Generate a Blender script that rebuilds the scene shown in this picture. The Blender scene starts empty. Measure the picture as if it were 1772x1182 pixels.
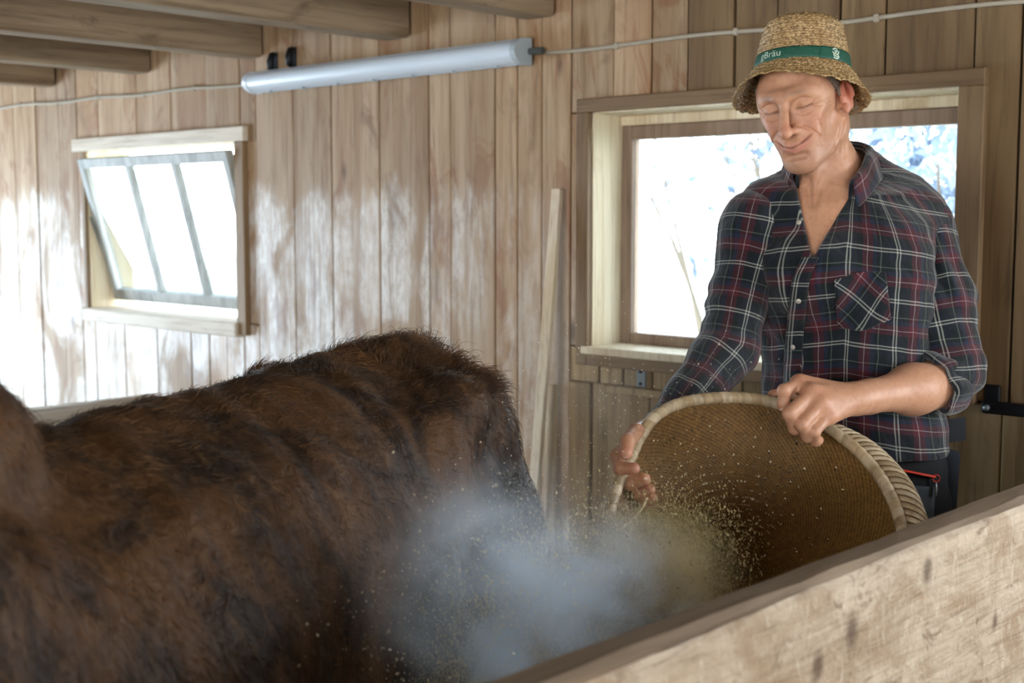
import bpy, math, random, bmesh
import numpy as np
from mathutils import Vector, Matrix
from mathutils.bvhtree import BVHTree

# ------------------------------------------------------------------ camera, sky, lights, exposure
SC = bpy.context.scene
COL = SC.collection
FPX, CX, CY, HOR, CAMH = 2250.0, 886.0, 591.0, 370.0, 1.48
PITCH = math.atan((CY - HOR) / FPX)
_d = np.array([(-1500 - CX) / FPX, (CY - HOR) / FPX, 1.0])
YAW = math.atan2(_d[2] * math.cos(PITCH) + _d[1] * math.sin(PITCH), -_d[0])
RV = np.array([math.cos(YAW), math.sin(YAW), 0.0])
FH = np.array([-math.sin(YAW), math.cos(YAW), 0.0])
EZ = np.array([0, 0, 1.0])
FV = FH * math.cos(PITCH) - EZ * math.sin(PITCH)
UV_ = np.cross(RV, FV)
CAM = np.array([0, 0, CAMH])
def ray(u, v): return FV + RV * (u - CX) / FPX - UV_ * (v - CY) / FPX
def P(u, v, Z): return CAM + ray(u, v) * Z           # a point of the room, Z metres from the viewer
WALL_Y = 3.0237

cam_data = bpy.data.cameras.new('camera')
cam_data.sensor_width = 36.0
cam_data.lens = FPX / 1772.0 * 36.0
cam_data.clip_start = 0.05
cam_data.dof.use_dof = True
cam_data.dof.focus_distance = 2.5
cam_data.dof.aperture_fstop = 4.5
cam = bpy.data.objects.new('camera', cam_data)
cam.location = CAM
cam.rotation_euler = (math.pi / 2 - PITCH, 0, YAW)
COL.objects.link(cam)
SC.camera = cam

world = bpy.data.worlds.new('sky')
SC.world = world
world.use_nodes = True
wn = world.node_tree.nodes; wl = world.node_tree.links
wn.clear()
w_out = wn.new('ShaderNodeOutputWorld'); w_bg = wn.new('ShaderNodeBackground')
w_tc = wn.new('ShaderNodeTexCoord'); w_sep = wn.new('ShaderNodeSeparateXYZ'); w_ramp = wn.new('ShaderNodeValToRGB')
wl.new(w_tc.outputs['Generated'], w_sep.inputs[0]); wl.new(w_sep.outputs['Z'], w_ramp.inputs[0])
w_ramp.color_ramp.elements[0].position = 0.0; w_ramp.color_ramp.elements[0].color = (0.93, 0.97, 1.0, 1)
w_ramp.color_ramp.elements[1].position = 0.9; w_ramp.color_ramp.elements[1].color = (0.62, 0.80, 1.0, 1)
wl.new(w_ramp.outputs[0], w_bg.inputs[0]); w_bg.inputs[1].default_value = 9.0
wl.new(w_bg.outputs[0], w_out.inputs[0])

def area_light(name, loc, target, sx, sy, power, color):
    l = bpy.data.lights.new(name, 'AREA'); l.shape = 'RECTANGLE'; l.size = sx; l.size_y = sy
    l.energy = power; l.color = color
    o = bpy.data.objects.new(name, l); o.location = loc
    d = Vector(target) - Vector(loc)
    o.rotation_euler = d.to_track_quat('-Z', 'Y').to_euler()
    COL.objects.link(o); return o
# daylight standing in the barn's door openings (left door, door behind the viewer, gap in the right wall)
area_light('daylight_left_door', (-7.95, 1.25, 0.85), (-3.5, 2.2, 0.85), 2.2, 1.5, 125, (0.52, 0.76, 1.0))
area_light('daylight_rear_door', (-0.6, -3.95, 1.25), (-1.0, 2.0, 1.1), 3.0, 1.9, 50, (1.0, 0.95, 0.88))
area_light('daylight_right_door', (2.45, -0.4, 1.25), (-1.0, 1.2, 1.0), 2.4, 1.8, 26, (1.0, 0.96, 0.90))
area_light('added_side_daylight', (0.45, 3.06, 1.45), (-0.9, 1.9, 1.3), 1.15, 0.66, 30, (0.93, 0.97, 1.0))  # added lamp in an unseen opening, gives the man side light
for nm, lc, w_, h_ in (('window_portal_large', (-1.96, 3.19, 1.43), 1.15, 0.70), ('window_portal_small', (-4.955, 3.20, 1.40), 1.2, 0.72)):
    pl = area_light(nm, lc, (lc[0], 0.0, lc[2]), w_, h_, 1.0, (1, 1, 1)); pl.data.cycles.is_portal = True
sun = bpy.data.lights.new('sun', 'SUN'); sun.energy = 9.0; sun.angle = 0.01; sun.color = (1.0, 0.96, 0.9)
sun_o = bpy.data.objects.new('sun', sun); sun_o.rotation_euler = (math.radians(38), math.radians(-14), 0); COL.objects.link(sun_o)

SC.view_settings.view_transform = 'Standard'
SC.view_settings.look = 'None'
SC.view_settings.exposure = 0.3
SC.view_settings.gamma = 1.0
SC.view_settings.use_curve_mapping = False
SC.cycles.use_denoising = True
SC.cycles.max_bounces = 8
SC.cycles.transparent_max_bounces = 24
SC.cycles.volume_bounces = 8

# ------------------------------------------------------------------ helpers
rnd = random.Random(7)
RNG = np.random.default_rng(11)
def link(o, parent=None):
    COL.objects.link(o)
    if parent is not None: o.parent = parent
    return o
def tag(o, label=None, cat=None, group=None, kind=None):
    if label: o['label'] = label
    if cat: o['category'] = cat
    if group: o['group'] = group
    if kind: o['kind'] = kind
    return o
def empty(name, loc=(0, 0, 0), parent=None):
    o = bpy.data.objects.new(name, None); o.empty_display_size = 0.1
    o.location = loc
    return link(o, parent)
def mesh_obj(name, verts, faces, mat=None, parent=None, smooth=False):
    """verts are in room coordinates; a parent empty is subtracted so the child stays where it is."""
    me = bpy.data.meshes.new(name)
    v = np.asarray(verts, dtype=np.float64)
    if parent is not None: v = v - np.array(world_loc(parent))
    me.from_pydata(v.tolist(), [], [list(map(int, f)) for f in faces])
    if smooth: me.shade_smooth()
    if mat: me.materials.append(mat)
    o = bpy.data.objects.new(name, me)
    return link(o, parent)
def world_loc(o):
    l = Vector((0, 0, 0))
    while o is not None:
        l = l + o.location; o = o.parent
    return l
def quads_obj(name, V, F, mat=None, parent=None, smooth=True):
    """fast numpy path for large quad meshes"""
    me = bpy.data.meshes.new(name)
    V = np.asarray(V, np.float32); F = np.asarray(F, np.int32)
    if parent is not None: V = V - np.array(world_loc(parent), np.float32)
    k = F.shape[1]
    me.vertices.add(len(V)); me.vertices.foreach_set('co', V.ravel())
    me.loops.add(F.size); me.loops.foreach_set('vertex_index', F.ravel())
    me.polygons.add(len(F)); me.polygons.foreach_set('loop_start', np.arange(0, F.size, k, dtype=np.int32))
    me.update(calc_edges=True)
    if smooth: me.shade_smooth()
    if mat: me.materials.append(mat)
    o = bpy.data.objects.new(name, me)
    return link(o, parent)
class MB:
    def __init__(s): s.v = []; s.f = []
    def add(s, vs, fs):
        n = len(s.v); s.v += [tuple(map(float, q)) for q in vs]; s.f += [[i + n for i in f] for f in fs]
    def box(s, lo, hi, bev=0.0):
        x0, y0, z0 = lo; x1, y1, z1 = hi
        if bev <= 0:
            s.add([(x0,y0,z0),(x1,y0,z0),(x1,y1,z0),(x0,y1,z0),(x0,y0,z1),(x1,y0,z1),(x1,y1,z1),(x0,y1,z1)],
                  [(0,3,2,1),(4,5,6,7),(0,1,5,4),(1,2,6,5),(2,3,7,6),(3,0,4,7)])
        else:
            bm = bmesh.new(); bmesh.ops.create_cube(bm, size=1.0)
            for q in bm.verts:
                q.co = Vector(((x0+x1)/2 + q.co.x*(x1-x0), (y0+y1)/2 + q.co.y*(y1-y0), (z0+z1)/2 + q.co.z*(z1-z0)))
            bmesh.ops.bevel(bm, geom=list(bm.edges), offset=bev, segments=1, affect='EDGES')
            bm.verts.index_update()
            s.add([q.co for q in bm.verts], [[q.index for q in f.verts] for f in bm.faces]); bm.free()
    def tube(s, pts, r, n=8, cap=True, flat=1.0):
        pts = [np.asarray(p, float) for p in pts]; m = len(pts)
        rs = r if hasattr(r, '__len__') else [r] * m
        base = len(s.v); up = None
        for i in range(m):
            t = pts[min(i+1, m-1)] - pts[max(i-1, 0)]; t = t / (np.linalg.norm(t) + 1e-12)
            if up is None:
                up = np.cross(t, [0, 0, 1.0]) if abs(t[2]) < 0.9 else np.cross(t, [1.0, 0, 0])
            a = up - t * np.dot(up, t); a /= np.linalg.norm(a) + 1e-12; up = a
            b = np.cross(t, a)
            for j in range(n):
                th = 2 * math.pi * j / n
                s.v.append(tuple(pts[i] + rs[i] * (math.cos(th) * a + math.sin(th) * b * flat)))
        for i in range(m - 1):
            for j in range(n):
                k = (j + 1) % n
                s.f.append([base+i*n+j, base+i*n+k, base+(i+1)*n+k, base+(i+1)*n+j])
        if cap:
            s.f.append([base + j for j in range(n)][::-1]); s.f.append([base+(m-1)*n+j for j in range(n)])
    def obj(s, name, mat=None, parent=None, smooth=False):
        return mesh_obj(name, s.v, s.f, mat, parent, smooth)
def box_obj(name, lo, hi, mat, parent=None, bev=0.0):
    b = MB(); b.box(lo, hi, bev); return b.obj(name, mat, parent)
def spline(pts, n, closed=False):
    """Catmull-Rom through pts, n samples"""
    pts = np.asarray(pts, float); m = len(pts)
    out = []
    segs = m if closed else m - 1
    for t in np.linspace(0, segs, n, endpoint=not closed):
        i = min(int(t), segs - 1); u = t - i
        g = (lambda k: pts[k % m]) if closed else (lambda k: pts[min(max(k, 0), m - 1)])
        p0, p1, p2, p3 = g(i-1), g(i), g(i+1), g(i+2)
        out.append(0.5 * ((2*p1) + (-p0+p2)*u + (2*p0-5*p1+4*p2-p3)*u*u + (-p0+3*p1-3*p2+p3)*u**3))
    return np.array(out)

# ------------------------------------------------------------------ materials
def lin(h):
    h = h.lstrip('#'); c = [int(h[i:i+2], 16) / 255 for i in (0, 2, 4)]
    return tuple((x / 12.92 if x <= 0.04045 else ((x + 0.055) / 1.055) ** 2.4) for x in c) + (1.0,)
class NT:
    def __init__(s, name):
        s.m = bpy.data.materials.new(name); s.m.use_nodes = True
        s.t = s.m.node_tree; s.n = s.t.nodes; s.n.clear()
        s.out = s.n.new('ShaderNodeOutputMaterial')
    def new(s, typ, **kw):
        n = s.n.new('ShaderNode' + typ)
        for k, v in kw.items(): setattr(n, k, v)
        return n
    def set(s, sock, val):
        if isinstance(val, bpy.types.NodeSocket): s.t.links.new(val, sock)
        else: sock.default_value = val
    def math(s, op, a, b=0.0, c=0.0, clamp=False):
        n = s.new('Math', operation=op, use_clamp=clamp)
        for i, x in enumerate((a, b, c)): s.set(n.inputs[i], x)
        return n.outputs[0]
    def mix(s, f, a, b, mode='MIX'):
        n = s.new('Mix', data_type='RGBA', blend_type=mode)
        s.set(n.inputs[0], f); s.set(n.inputs[6], a); s.set(n.inputs[7], b)
        return n.outputs[2]
    def smooth(s, x, a, b):
        n = s.new('MapRange', interpolation_type='SMOOTHSTEP')
        s.set(n.inputs[0], x); s.set(n.inputs[1], a); s.set(n.inputs[2], b); s.set(n.inputs[3], 0.0); s.set(n.inputs[4], 1.0)
        return n.outputs[0]
    def noise(s, vec, scale, detail=4, rough=0.55, dist=0.0):
        n = s.new('TexNoise'); s.set(n.inputs['Vector'], vec)
        n.inputs['Scale'].default_value = scale; n.inputs['Detail'].default_value = detail
        n.inputs['Roughness'].default_value = rough; n.inputs['Distortion'].default_value = dist
        return n.outputs['Fac']
    def pos(s, scale=(1, 1, 1), per_object=True):
        g = s.new('NewGeometry').outputs['Position']
        if per_object:
            r = s.new('ObjectInfo').outputs['Random']
            c = s.new('CombineXYZ')
            s.set(c.inputs[0], s.math('MULTIPLY', r, 37.0)); s.set(c.inputs[1], s.math('MULTIPLY', r, 91.0)); s.set(c.inputs[2], s.math('MULTIPLY', r, 53.0))
            a = s.new('VectorMath', operation='ADD'); s.set(a.inputs[0], g); s.set(a.inputs[1], c.outputs[0]); g = a.outputs[0]
        m = s.new('VectorMath', operation='MULTIPLY'); s.set(m.inputs[0], g); s.set(m.inputs[1], scale)
        return m.outputs[0]
    def bump(s, h, strength=0.3, dist=0.01):
        b = s.new('Bump'); b.inputs['Strength'].default_value = strength; b.inputs['Distance'].default_value = dist
        s.set(b.inputs['Height'], h); return b.outputs[0]
    def bsdf(s, color, rough=0.6, normal=None, spec=0.4, **kw):
        b = s.new('BsdfPrincipled'); s.set(b.inputs['Base Color'], color); s.set(b.inputs['Roughness'], rough)
        b.inputs['Specular IOR Level'].default_value = spec
        if normal is not None: s.set(b.inputs['Normal'], normal)
        for k, v in kw.items(): s.set(b.inputs[k], v)
        s.t.links.new(b.outputs[0], s.out.inputs[0]); return b
def rgba(t): return t if len(t) == 4 else tuple(t) + (1.0,)

def wood(name, light, mid, dark, axis='z', worn_lit=None, spread=0.35, knots=1.0, rough=0.62, bumpy=0.25, worn_lit_col='#d8d3cb'):
    """sawn boards: grain along axis, tone differs board by board; worn = (height, softness) of pale boards: cattle rubbing plus daylight painted in"""
    T = NT(name)
    sl = {'x': 0, 'y': 1, 'z': 2}[axis]
    def sc(k, st): return tuple(k * (st if i == sl else 1.0) for i in range(3))
    info = T.new('ObjectInfo').outputs['Random']
    fine = T.noise(T.pos(sc(60, 0.05)), 1.0, 5, 0.62, 0.4)
    broad = T.noise(T.pos(sc(9, 0.09)), 1.0, 3, 0.5, 1.2)
    blot = T.noise(T.pos(sc(7, 0.45)), 1.0, 5, 0.65, 0.6)
    c = T.mix(T.smooth(broad, 0.33, 0.68), lin(light), lin(mid))
    c = T.mix(T.math('MULTIPLY', T.smooth(fine, 0.46, 0.74), 0.55), c, lin(dark))
    c = T.mix(T.math('MULTIPLY', T.smooth(blot, 0.56, 0.72), 0.55), c, lin(dark))
    if worn_lit:
        st_ = T.math('MULTIPLY', T.smooth(T.noise(T.pos(sc(8, 0.35)), 1.0, 4, 0.62, 1.5), 0.50, 0.62), T.smooth(T.noise(T.pos(sc(2.0, 0.8)), 1.0, 2), 0.40, 0.6))
        c = T.mix(T.math('MULTIPLY', st_, 0.7), c, lin('#8a5f3d'))
    tone = T.math('ADD', T.math('MULTIPLY', info, spread * 2), 1.0 - spread)
    tc = T.new('CombineColor')
    for i in range(3): T.set(tc.inputs[i], tone)
    c = T.mix(1.0, c, tc.outputs[0], 'MULTIPLY')
    rg = rough
    if worn_lit:
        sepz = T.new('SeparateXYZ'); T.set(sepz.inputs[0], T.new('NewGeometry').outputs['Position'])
        ragged = T.math('ADD', sepz.outputs['Z'], T.math('MULTIPLY', T.math('SUBTRACT', T.noise(T.pos(sc(14, 0.25)), 1.0, 4), 0.5), worn_lit[1]))
        low = T.math('SUBTRACT', 1.0, T.smooth(ragged, worn_lit[0] - 0.07, worn_lit[0] + 0.05))
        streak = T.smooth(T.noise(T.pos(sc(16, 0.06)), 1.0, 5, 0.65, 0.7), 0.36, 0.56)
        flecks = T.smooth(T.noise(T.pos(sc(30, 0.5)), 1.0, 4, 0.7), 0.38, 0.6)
        xs = T.math('MULTIPLY', T.math('SUBTRACT', 1.0, T.smooth(sepz.outputs['X'], worn_lit[2], worn_lit[3])), T.smooth(T.noise(T.pos(sc(4.5, 0.5), False), 1.0, 4, 0.6, 0.8), 0.36, 0.56))
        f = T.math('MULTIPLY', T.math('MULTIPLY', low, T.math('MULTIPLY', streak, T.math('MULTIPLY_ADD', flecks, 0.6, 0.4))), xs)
        c = T.mix(T.math('MULTIPLY', f, 0.85), c, lin(worn_lit_col))  # paler from rub wear and from left daylight put into the colour
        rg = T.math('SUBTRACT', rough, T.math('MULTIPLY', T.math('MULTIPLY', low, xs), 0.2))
    if knots > 0:
        vo = T.new('TexVoronoi'); T.set(vo.inputs['Vector'], T.pos(sc(5.0, 0.45))); vo.inputs['Scale'].default_value = 1.0
        k = T.math('SUBTRACT', 1.0, T.smooth(vo.outputs['Distance'], 0.03, 0.13))
        keep = T.smooth(T.noise(T.pos(sc(3, 0.5)), 1.0, 1), 0.42, 0.5)
        c = T.mix(T.math('MULTIPLY', T.math('MULTIPLY', k, keep), 0.75 * knots), c, lin('#4a2f1b'))
    nrm = T.bump(T.math('ADD', fine, T.math('MULTIPLY', blot, 0.4)), bumpy, 0.004)
    T.bsdf(c, rg, nrm, 0.35)
    return T.m
def plain(name, col, rough=0.5, metal=0.0, noise_amt=0.12, scale=40, spec=0.4, bumpy=0.0):
    T = NT(name)
    n = T.noise(T.pos(), scale, 4, 0.6)
    c = lin(col) if isinstance(col, str) else rgba(col)
    d = tuple(x * (1 - noise_amt * 2) for x in c[:3]) + (1,)
    b = T.bsdf(T.mix(n, d, c), rough, T.bump(n, bumpy, 0.003) if bumpy else None, spec)
    b.inputs['Metallic'].default_value = metal
    return T.m

M_PLANK = wood('wall_plank_wood', '#b49a7c', '#9c7d5c', '#694d34', 'z', worn_lit=(1.57, 0.30, -3.6, -2.0), spread=0.17)
M_PLANK_LOW = wood('lower_plank_wood', '#a68e69', '#8a714d', '#523f28', 'z', spread=0.12, bumpy=0.5, rough=0.75)
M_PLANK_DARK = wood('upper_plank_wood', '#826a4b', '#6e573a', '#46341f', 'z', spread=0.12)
M_BEAM = wood('beam_wood', '#a08c72', '#7f6b55', '#4b3b2c', 'y', spread=0.15, knots=0.5)
M_CASING = wood('casing_wood', '#937a5b', '#7e6548', '#553f2a', 'x', spread=0.12, knots=0.6)
M_CASING_V = wood('casing_wood_upright', '#937a5b', '#7e6548', '#553f2a', 'z', spread=0.12, knots=0.6)
M_CASING_PALE = wood('pale_casing_wood', '#e2d8c8', '#cbbba4', '#957d64', 'x', spread=0.08, knots=0.5)
M_CASING_PALE_V = wood('pale_casing_wood_upright', '#e2d8c8', '#cbbba4', '#957d64', 'z', spread=0.08, knots=0.5)
M_JAMB = wood('planed_jamb_wood', '#e8dcc2', '#d8c7a6', '#a98f6a', 'z', spread=0.05, knots=0.3)
M_SASH = wood('sash_wood', '#a08a78', '#86705e', '#5d4a3b', 'z', spread=0.08, knots=0.0)
M_SASH_GREY = wood('grey_sash_wood', '#b5b7b3', '#989a96', '#6f6d67', 'z', spread=0.05, knots=0.0)
M_BACKING = plain('dark_gap_boarding', '#2d2219', 0.9)
M_IRON = plain('black_iron', '#26272a', 0.45, 0.6, 0.2, 60, bumpy=0.3)
M_GREYMETAL = plain('grey_metal', '#8f989c', 0.45, 0.5)
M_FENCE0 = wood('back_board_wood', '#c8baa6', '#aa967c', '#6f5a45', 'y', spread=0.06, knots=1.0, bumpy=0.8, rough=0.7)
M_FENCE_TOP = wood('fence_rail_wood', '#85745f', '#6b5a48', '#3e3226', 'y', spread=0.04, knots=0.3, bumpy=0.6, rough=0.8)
def glass_mat():
    T = NT('window_glass')
    tr = T.new('BsdfTransparent'); gl = T.new('BsdfGlossy'); gl.inputs['Roughness'].default_value = 0.02
    fr = T.new('Fresnel'); fr.inputs[0].default_value = 1.5
    mx = T.new('MixShader'); T.set(mx.inputs[0], T.math('MULTIPLY', fr.outputs[0], 0.8)); T.set(mx.inputs[1], tr.outputs[0]); T.set(mx.inputs[2], gl.outputs[0])
    tr.inputs[0].default_value = (0.95, 0.97, 0.97, 1)
    T.t.links.new(mx.outputs[0], T.out.inputs[0]); return T.m
M_GLASS = glass_mat()

def fence_mat():
    """rough-sawn bright board: saw marks across, grey weathering, three dark knots"""
    T = NT('rough_sawn_fence_wood')
    g = T.new('NewGeometry').outputs['Position']
    fine = T.noise(T.pos((50, 5, 90), False), 1.0, 5, 0.65, 0.6); blot = T.noise(T.pos((9, 4.5, 9), False), 1.0, 5, 0.68, 0.9)
    saw = T.noise(T.pos((30, 46, 22), False), 1.0, 4, 0.7, 1.6); chip = T.noise(T.pos((26, 15, 26), False), 1.0, 4, 0.75, 0.8)
    c = T.mix(T.smooth(blot, 0.36, 0.66), lin('#bdae99'), lin('#99836b'))
    c = T.mix(T.math('MULTIPLY', T.smooth(fine, 0.48, 0.72), 0.5), c, lin('#7b654f'))
    c = T.mix(T.math('MULTIPLY', T.smooth(chip, 0.56, 0.70), 0.75), c, lin('#6d553f'))
    c = T.mix(T.math('MULTIPLY', T.smooth(saw, 0.55, 0.7), 0.5), c, lin('#d2c7b6'))
    for (u, v, ry, rz) in ((1606, 988, 0.013, 0.018), (1474, 1092, 0.016, 0.024), (1414, 1156, 0.013, 0.020), (1722, 1075, 0.010, 0.014)):
        r = ray(u, v); q = CAM + r * (-0.757 / r[0])
        s_ = T.new('VectorMath', operation='SUBTRACT'); T.set(s_.inputs[0], g); s_.inputs[1].default_value = tuple(q)
        m_ = T.new('VectorMath', operation='MULTIPLY'); T.set(m_.inputs[0], s_.outputs[0]); m_.inputs[1].default_value = (3.0, 1 / ry, 1 / rz)
        l_ = T.new('VectorMath', operation='LENGTH'); T.set(l_.inputs[0], m_.outputs[0])
        k = T.math('SUBTRACT', 1.0, T.smooth(T.math('ADD', l_.outputs['Value'], T.math('MULTIPLY', T.math('SUBTRACT', chip, 0.5), 1.6)), 0.25, 1.5))
        c = T.mix(T.math('MULTIPLY', k, 0.75), c, lin('#46301f'))
    T.bsdf(c, 0.75, T.bump(T.math('ADD', T.math('MULTIPLY', saw, 0.8), T.math('ADD', chip, fine)), 0.9, 0.006), 0.25)
    return T.m
M_FENCE = fence_mat()
# ------------------------------------------------------------------ the barn: back wall with two windows
XL, XR, YN, YB, ZC = -8.0, 2.5, -4.0, WALL_Y, 2.26
W1 = (-2.535, -1.385, 1.077, 1.782)     # large window opening: x0, x1, z0, z1
W3 = (-0.15, 1.05, 1.077, 1.782)       # unseen window opening farther right, added for the side light
W2 = (-5.555, -4.355, 1.045, 1.764)     # small window opening with the tilted sash
def wall_with_holes(name, axis, a0, a1, z0, z1, t0, t1, holes, mat):
    mb = MB()
    xs = sorted({a0, a1, *[h[0] for h in holes], *[h[1] for h in holes]})
    for xa, xb in zip(xs[:-1], xs[1:]):
        hs = sorted([h for h in holes if h[0] <= xa + 1e-6 and h[1] >= xb - 1e-6], key=lambda h: h[2])
        z = z0
        for h in hs + [None]:
            zt = z1 if h is None else h[2]
            if zt > z + 1e-6:
                if axis == 'x': mb.box((xa, t0, z), (xb, t1, zt))
                else: mb.box((t0, xa, z), (t1, xb, zt))
            if h is not None: z = h[3]
    return mb.obj(name, mat)
wall_back = tag(wall_with_holes('wall_back', 'x', XL, XR + 0.15, -0.3, ZC, YB + 0.026, YB + 0.15, [W1, W2, W3], M_BACKING), 'barn wall of upright weathered boards with two windows', kind='structure')
def plank(x0, x1, z0, z1, mat, proud=None):
    g = rnd.choice([0.0012, 0.0018, 0.0028, 0.0034])
    p = rnd.uniform(-0.003, 0.003) if proud is None else proud
    box_obj('plank', (x0 + g, YB + p, z0), (x1 - g, YB + 0.024, z1), mat, wall_back, 0.003)
seam_main = [-4.276, -4.235, -3.996, -3.771, -3.507, -3.253, -3.146, -3.053, -2.94, -2.842, -2.739, -2.636, -2.56]
seam_main = [-4.235, -3.996, -3.771, -3.507, -3.253, -3.146, -2.94, -2.842, -2.739, -2.62]
seam_left = [-8.0, -7.78, -7.55, -7.33, -7.1, -6.9, -6.68, -6.45, -6.257, -6.028, -5.805, -5.635]
up_w2 = [-5.635, -5.44, -5.11, -4.837, -4.574, -4.34, -4.235]
lo_w2 = [-5.635, -5.518, -5.403, -5.256, -4.985, -4.723, -4.589, -4.464, -4.34, -4.235]
up_w1 = [-2.62, -2.452, -2.316, -2.189, -2.035, -1.899, -1.715, -1.587, -1.36]
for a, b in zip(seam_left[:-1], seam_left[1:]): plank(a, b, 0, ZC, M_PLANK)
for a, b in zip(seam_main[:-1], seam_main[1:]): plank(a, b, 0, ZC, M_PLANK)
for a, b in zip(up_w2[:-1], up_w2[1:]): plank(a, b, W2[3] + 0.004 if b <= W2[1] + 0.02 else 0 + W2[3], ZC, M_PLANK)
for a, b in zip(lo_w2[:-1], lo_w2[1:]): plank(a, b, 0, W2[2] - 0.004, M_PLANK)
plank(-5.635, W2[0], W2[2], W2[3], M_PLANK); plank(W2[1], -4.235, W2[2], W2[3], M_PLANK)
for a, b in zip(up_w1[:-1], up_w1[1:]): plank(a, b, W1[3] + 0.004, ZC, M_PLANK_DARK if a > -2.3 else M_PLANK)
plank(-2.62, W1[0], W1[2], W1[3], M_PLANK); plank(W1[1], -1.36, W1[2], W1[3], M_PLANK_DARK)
# boards right of the large window: long upper boards over rough lower ones
for a, b in zip([-1.36, -1.245, -1.09, -0.9, -0.72, -0.5, -0.28, -0.15, 0.2, 0.42, 0.65, 0.9, 1.05, 1.35, 1.6, 1.8, 2.05, 2.25],
                [-1.245, -1.09, -0.9, -0.72, -0.5, -0.28, -0.15, 0.2, 0.42, 0.65, 0.9, 1.05, 1.35, 1.6, 1.8, 2.05, 2.25, 2.5]):
    if b > W3[0] and a < W3[1]:
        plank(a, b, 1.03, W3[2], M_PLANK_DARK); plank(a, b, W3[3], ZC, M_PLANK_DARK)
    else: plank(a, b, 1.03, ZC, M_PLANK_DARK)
low = [-1.99, -1.83, -1.69, -1.52, -1.395, -1.262, -1.12, -0.97, -0.8, -0.62, -0.45, -0.25, -0.05, 0.2, 0.42, 0.65, 0.9, 1.12, 1.35, 1.6, 1.8, 2.05, 2.25, 2.5]
for a, b in zip(low[:-1], low[1:]): plank(a, b, 0, 1.026, M_PLANK_LOW, 0.004)
# under the large window: a row of short boards, then a wide hatch of boards
for a, b in zip([-2.62, -2.50, -2.41, -2.355, -2.30, -2.16], [-2.50, -2.41, -2.355, -2.30, -2.16, -1.99]):
    plank(a, b, 0.968, W1[2] - 0.004, M_PLANK_LOW)
plank(-2.62, -2.535, 0, 0.966, M_PLANK_LOW, -0.004); plank(-2.535, -2.46, 0, 0.966, M_PLANK_LOW, 0.006)
for a, b in zip([-2.46, -2.30, -2.15], [-2.30, -2.15, -1.99]): plank(a, b, 0, 0.955, M_PLANK_LOW, -0.012)
box_obj('hatch_rail', (-2.46, YB - 0.02, 0.945), (-1.99, YB + 0.02, 0.968), M_PLANK_LOW, wall_back, 0.003)

# ---- large window
win1 = tag(empty('window_1', (-1.96, YB, W1[2])), 'large fixed barn window with deep pale jambs behind the man', kind='structure')
x0, x1, z0, z1 = W1
cw = 0.045
box_obj('head_casing', (x0 - cw, YB - 0.022, z1), (x1 + 0.065, YB + 0.002, z1 + 0.04), M_CASING, win1, 0.003)
box_obj('side_casing', (x0 - cw, YB - 0.022, z0 - 0.055), (x0, YB + 0.002, z1), M_CASING_V, win1, 0.003)
box_obj('side_casing', (x1, YB - 0.022, z0 - 0.055), (x1 + 0.065, YB + 0.002, z1), M_CASING_V, win1, 0.003)
box_obj('bottom_casing', (x0, YB - 0.022, z0 - 0.055), (x1, YB + 0.002, z0 - 0.004), M_CASING, win1, 0.003)
box_obj('jamb', (x0 - 0.02, YB + 0.003, z0), (x0 + 0.004, YB + 0.22, z1), M_JAMB, win1)
box_obj('jamb', (x1 - 0.004, YB + 0.003, z0), (x1 + 0.02, YB + 0.22, z1), M_JAMB, win1)
box_obj('head_jamb', (x0 - 0.02, YB + 0.003, z1 - 0.004), (x1 + 0.02, YB + 0.22, z1 + 0.02), M_JAMB, win1)
box_obj('sill', (x0 - 0.02, YB - 0.028, z0 - 0.02), (x1 + 0.02, YB + 0.24, z0 + 0.003), M_JAMB, win1, 0.003)
ys = YB + 0.14
box_obj('sash_stile', (x0 + 0.001, ys, z0 + 0.001), (x0 + 0.040, ys + 0.045, z1 - 0.034), M_SASH, win1, 0.004)
box_obj('sash_stile', (x1 - 0.040, ys, z0 + 0.001), (x1 - 0.001, ys + 0.045, z1 - 0.034), M_SASH, win1, 0.004)
box_obj('sash_rail', (x0 + 0.040, ys, z0 + 0.001), (x1 - 0.040, ys + 0.045, z0 + 0.036), M_SASH, win1, 0.004)
box_obj('sash_rail', (x0 + 0.040, ys, z1 - 0.076), (x1 - 0.040, ys + 0.045, z1 - 0.034), M_SASH, win1, 0.004)
box_obj('head_stop', (x0 + 0.001, ys - 0.006, z1 - 0.034), (x1 - 0.001, ys + 0.05, z1 - 0.004), M_JAMB, win1, 0.003)
box_obj('glass_pane', (x0 + 0.036, ys + 0.02, z0 + 0.03), (x1 - 0.036, ys + 0.024, z1 - 0.070), M_GLASS, win1)

# ---- small window with the sash tipped into the room
win2 = tag(empty('window_2', (-4.95, YB, W2[2])), 'small barn window whose three-pane sash is tipped inwards', kind='structure')
x0, x1, z0, z1 = W2
box_obj('head_casing', (x0 - 0.09, YB - 0.024, z1), (x1 + 0.065, YB + 0.002, z1 + 0.058), M_CASING_PALE, win2, 0.003)
box_obj('side_casing', (x1, YB - 0.024, z0 - 0.045), (x1 + 0.06, YB + 0.002, z1), M_CASING_V, win2, 0.003)
box_obj('side_casing', (x0 - 0.03, YB - 0.014, z0 - 0.02), (x0, YB + 0.002, z1), M_CASING_V, win2, 0.003)
box_obj('sill', (x0 - 0.01, YB - 0.04, z0 - 0.055), (x1 + 0.01, YB + 0.24, z0 + 0.003), M_CASING_PALE, win2, 0.004)
box_obj('jamb', (x0 - 0.02, YB + 0.003, z0), (x0 + 0.004, YB + 0.22, z1), M_JAMB, win2)
box_obj('jamb', (x1 - 0.004, YB + 0.003, z0), (x1 + 0.02, YB + 0.22, z1), M_JAMB, win2)
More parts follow.
